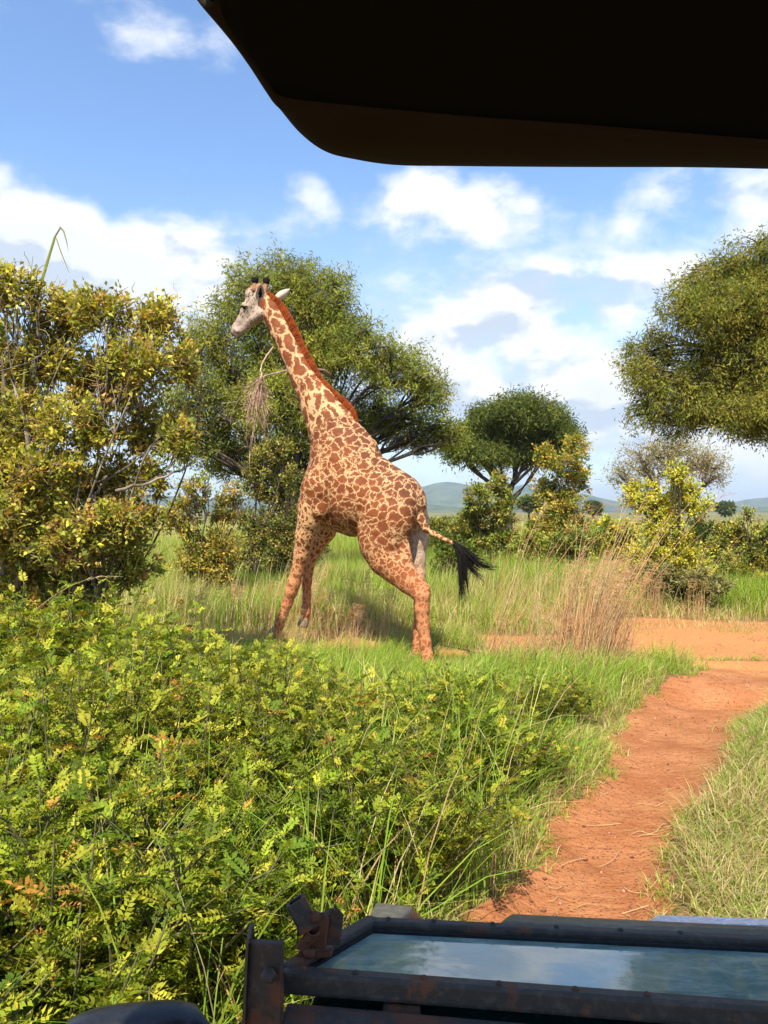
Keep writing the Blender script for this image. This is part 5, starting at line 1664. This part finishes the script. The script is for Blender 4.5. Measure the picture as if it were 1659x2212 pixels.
prism('grille_panel', [bq(-0.7, 0.80, 0.40), bq(0.7, 0.80, 0.40), bq(0.7, 0.82, 0.70), bq(-0.7, 0.82, 0.70)], [bq(-0.7, 0.84, 0.40), bq(0.7, 0.84, 0.40), bq(0.7, 0.86, 0.68), bq(-0.7, 0.86, 0.68)], M_BLACKP)
beam('bumper', bq(-0.8, 0.96, 0.50), bq(0.8, 0.96, 0.50), 0.10, 0.14, M_FRAME, bev=0.015)
prism('firewall', [bq(-0.72, 0.02, 0.40), bq(0.72, 0.02, 0.40), bq(0.72, 0.02, 0.96), bq(-0.72, 0.02, 0.96)], [bq(-0.72, 0.05, 0.40), bq(0.72, 0.05, 0.40), bq(0.72, 0.05, 0.96), bq(-0.72, 0.05, 0.96)], M_TEAL)
prism('floor_pan', [bq(-0.75, 0.02, 0.42), bq(0.75, 0.02, 0.42), bq(0.75, -2.6, 0.42), bq(-0.75, -2.6, 0.42)], [bq(-0.75, 0.02, 0.45), bq(0.75, 0.02, 0.45), bq(0.75, -2.6, 0.45), bq(-0.75, -2.6, 0.45)], M_FRAME)
for sgn in (-1, 1):
    wc = bq(sgn * 0.66, -2.1, 0.36)
    wh = drum('wheel', wc - rgt * 0.11, wc + rgt * 0.11, [(0, .30), (0.08, .345), (0.2, .365), (0.8, .365), (0.92, .345), (1, .30)], M_RUBBER, sides=32)
    V0, V1 = bq(sgn * 0.74, -2.55, 0.5), bq(sgn * 0.74, -2.55, 2.42)
    beam('roof_post', V0, V1, 0.04, 0.04, M_FRAME, up=(0, 1, 0))
    V0, V1 = bq(0.74, -0.55, 0.5), bq(0.74, -0.55, 2.42)
    if sgn == 1:
        beam('roof_post', V0, V1, 0.04, 0.04, M_FRAME, up=(0, 1, 0))

# wing mirror: rounded housing low on the left
cs = []
mc = P(282, 2238, 1.02)
for i in range(11):
    f_ = i / 10 * 2 - 1
    cs.append((f_, max(0.02, (1 - abs(f_) ** 3.2)) ** 0.42))
rows = []
for f_, sz in cs:
    ring = []
    for j in range(14):
        a2 = j / 14 * 2 * math.pi
        cx_, cz_ = math.cos(a2), math.sin(a2)
        cx_ = math.copysign(abs(cx_) ** 0.6, cx_)
        cz_ = math.copysign(abs(cz_) ** 0.7, cz_)
        ring.append(mc + np.array([f_ * 0.104, 0.035 * cx_ * sz + 0.01 * f_, 0.036 * cz_ * sz + 0.004 * f_]))
    rows.append(ring)
R_ = np.array(rows)
i = np.arange(11 * 14).reshape(11, 14)
q = np.stack([i[:-1], np.roll(i, -1, 1)[:-1], np.roll(i, -1, 1)[1:], i[1:]], -1).reshape(-1, 4)
Vm = np.concatenate([R_.reshape(-1, 3), R_[0].mean(0)[None], R_[-1].mean(0)[None]])
T_ = [(154, j, (j + 1) % 14) for j in range(14)] + [(155, 140 + (j + 1) % 14, 140 + j) for j in range(14)]
mir = mk('wing_mirror', Vm, q, T_, M_BLACKP, veh, smooth=True, base=VB)
drum('mirror_arm', mc + [0.06, 0.02, -0.02], bq(-0.70, -0.02, 0.80), [(0, .010), (1, .012)], M_BLACKP, mir, 10)

# canvas roof: dark sheet with a rolled front edge, lower at the rim
m, n = material('dark_canvas')
g = n.n('ShaderNodeTexCoord').outputs['Object']
f = n.noise(g, 5, 5, 0.6)
wv_ = n.n('ShaderNodeTexWave', {'Vector': g, 'Scale': 220.0, 'Distortion': 1.0}).outputs['Fac']
c = n.mix(f, (0.020, 0.015, 0.010), (0.032, 0.025, 0.016))
b = n.n('ShaderNodeBump', {'Strength': 0.3, 'Distance': 0.004, 'Height': n.math('ADD', n.math('MULTIPLY', wv_, 0.3), f)}).outputs[0]
p = n.n('ShaderNodeBsdfPrincipled', {'Base Color': c, 'Roughness': 0.95, 'Specular IOR Level': 0.05, 'Normal': b})
finish(n, p.outputs[0])
M_CANVAS = m
M_LINING = plain('roof_lining', (0.006, 0.006, 0.006), 0.95, 0.05)
edge_px = [(425, 0, .80), (500, 88, .87), (570, 180, .945), (590, 212, .965), (612, 246, .985), (650, 290, 1.01), (700, 325, 1.045), (755, 343, 1.075), (850, 357, 1.11), (1000, 358.5, 1.10), (1250, 360.5, 1.07), (1450, 362.5, 1.04), (1659, 365, 1.01), (1900, 369, .97), (2300, 378, .90), (3200, 392, .86)]
seam_px = [(470, 0, .78), (530, 84, .845), (585, 190, .91), (604, 209, .925), (640, 218, .935), (690, 224, .94), (760, 231, .945), (840, 239, .95), (930, 247, .95), (1060, 258, .945), (1280, 274, .925), (1470, 290, .90), (1659, 305, .875), (1900, 322, .84), (2300, 348, .78), (3200, 372, .76)]


def smooth_line(p, k=5):
    p = np.asarray(p)
    q = np.concatenate([2 * p[:1] - p[1:2], p, 2 * p[-1:] - p[-2:-1]])
    out = []
    for i in range(1, len(q) - 2):
        for t in np.arange(k) / k:
            out.append(0.5 * (2 * q[i] + (q[i + 1] - q[i - 1]) * t + (2 * q[i - 1] - 5 * q[i] + 4 * q[i + 1] - q[i + 2]) * t * t + (3 * q[i] - q[i - 1] - 3 * q[i + 1] + q[i + 2]) * t ** 3))
    return np.array(out + [p[-1]])


E = smooth_line([P(*q) for q in edge_px])
Sm = smooth_line([P(*q) for q in seam_px])
E[:, 2] += 0.0007 * np.sin(np.arange(len(E)) * 0.37 + 0.5 * np.sin(np.arange(len(E)) * 0.21)) * (np.arange(len(E)) > 8)
val = []
for k in range(6):
    f_ = k / 5
    val.append(E * (1 - f_) + Sm * f_ - np.array([0, 0, 0.010]) * math.sin(math.pi * f_))
roof_back = bq(0, -2.7, 0)
rows = [Sm + [0, 0, 0.002]]
for k in range(1, 9):
    f_ = k / 8
    xw = np.linspace(-1, 1, len(Sm))
    tgt = np.array([bq((0.80 if q > 0 else 1.4) * q, -2.65, 2.48 + 0.05 * (1 - q * q)) for q in xw])  # left side flared wider out of view, shaped to shade the bracket and latch
    rows.append((Sm + [0, 0, .004]) * (1 - f_) + tgt * f_ + np.array([0, 0, 0.05]) * math.sin(math.pi * min(1, f_ * 1.0)))
can = sheet('canvas_roof', rows, M_LINING, veh, -0.02)
can['label'] = 'black lining of the canvas roof'
va = sheet('roof_valance', val, M_CANVAS, can, -0.012)
va['label'] = 'dark brown rolled canvas edge'
# outer skin of the canvas over the lining
outer = [E + [0, 0, 0.012]] + [np.asarray(r_) + [0, 0, 0.035] for r_ in rows]
sheet('roof_skin', outer, M_CANVAS, can, -0.012)

# ================================================================ air: pale haze over the plain
m, n = material('haze_air')
v_ = n.n('ShaderNodeVolumePrincipled', {'Color': (0.72, 0.85, 1.0, 1), 'Density': 0.00018, 'Anisotropy': 0.2})
n.n('ShaderNodeOutputMaterial', {'Volume': v_.outputs[0]})
X0, Z0, Z1 = 7400.0, -8.0, 215.0
Vb = [(x_, y_, z_) for z_ in (Z0, Z1) for y_ in (-3400.0, X0) for x_ in (-X0, X0)]
hz_ = mk('haze', Vb, [(0, 2, 3, 1), (4, 5, 7, 6), (0, 1, 5, 4), (2, 6, 7, 3), (0, 4, 6, 2), (1, 3, 7, 5)], None, m)
tag(hz_, 'pale blue haze over the distant plain', 'haze', kind='stuff')
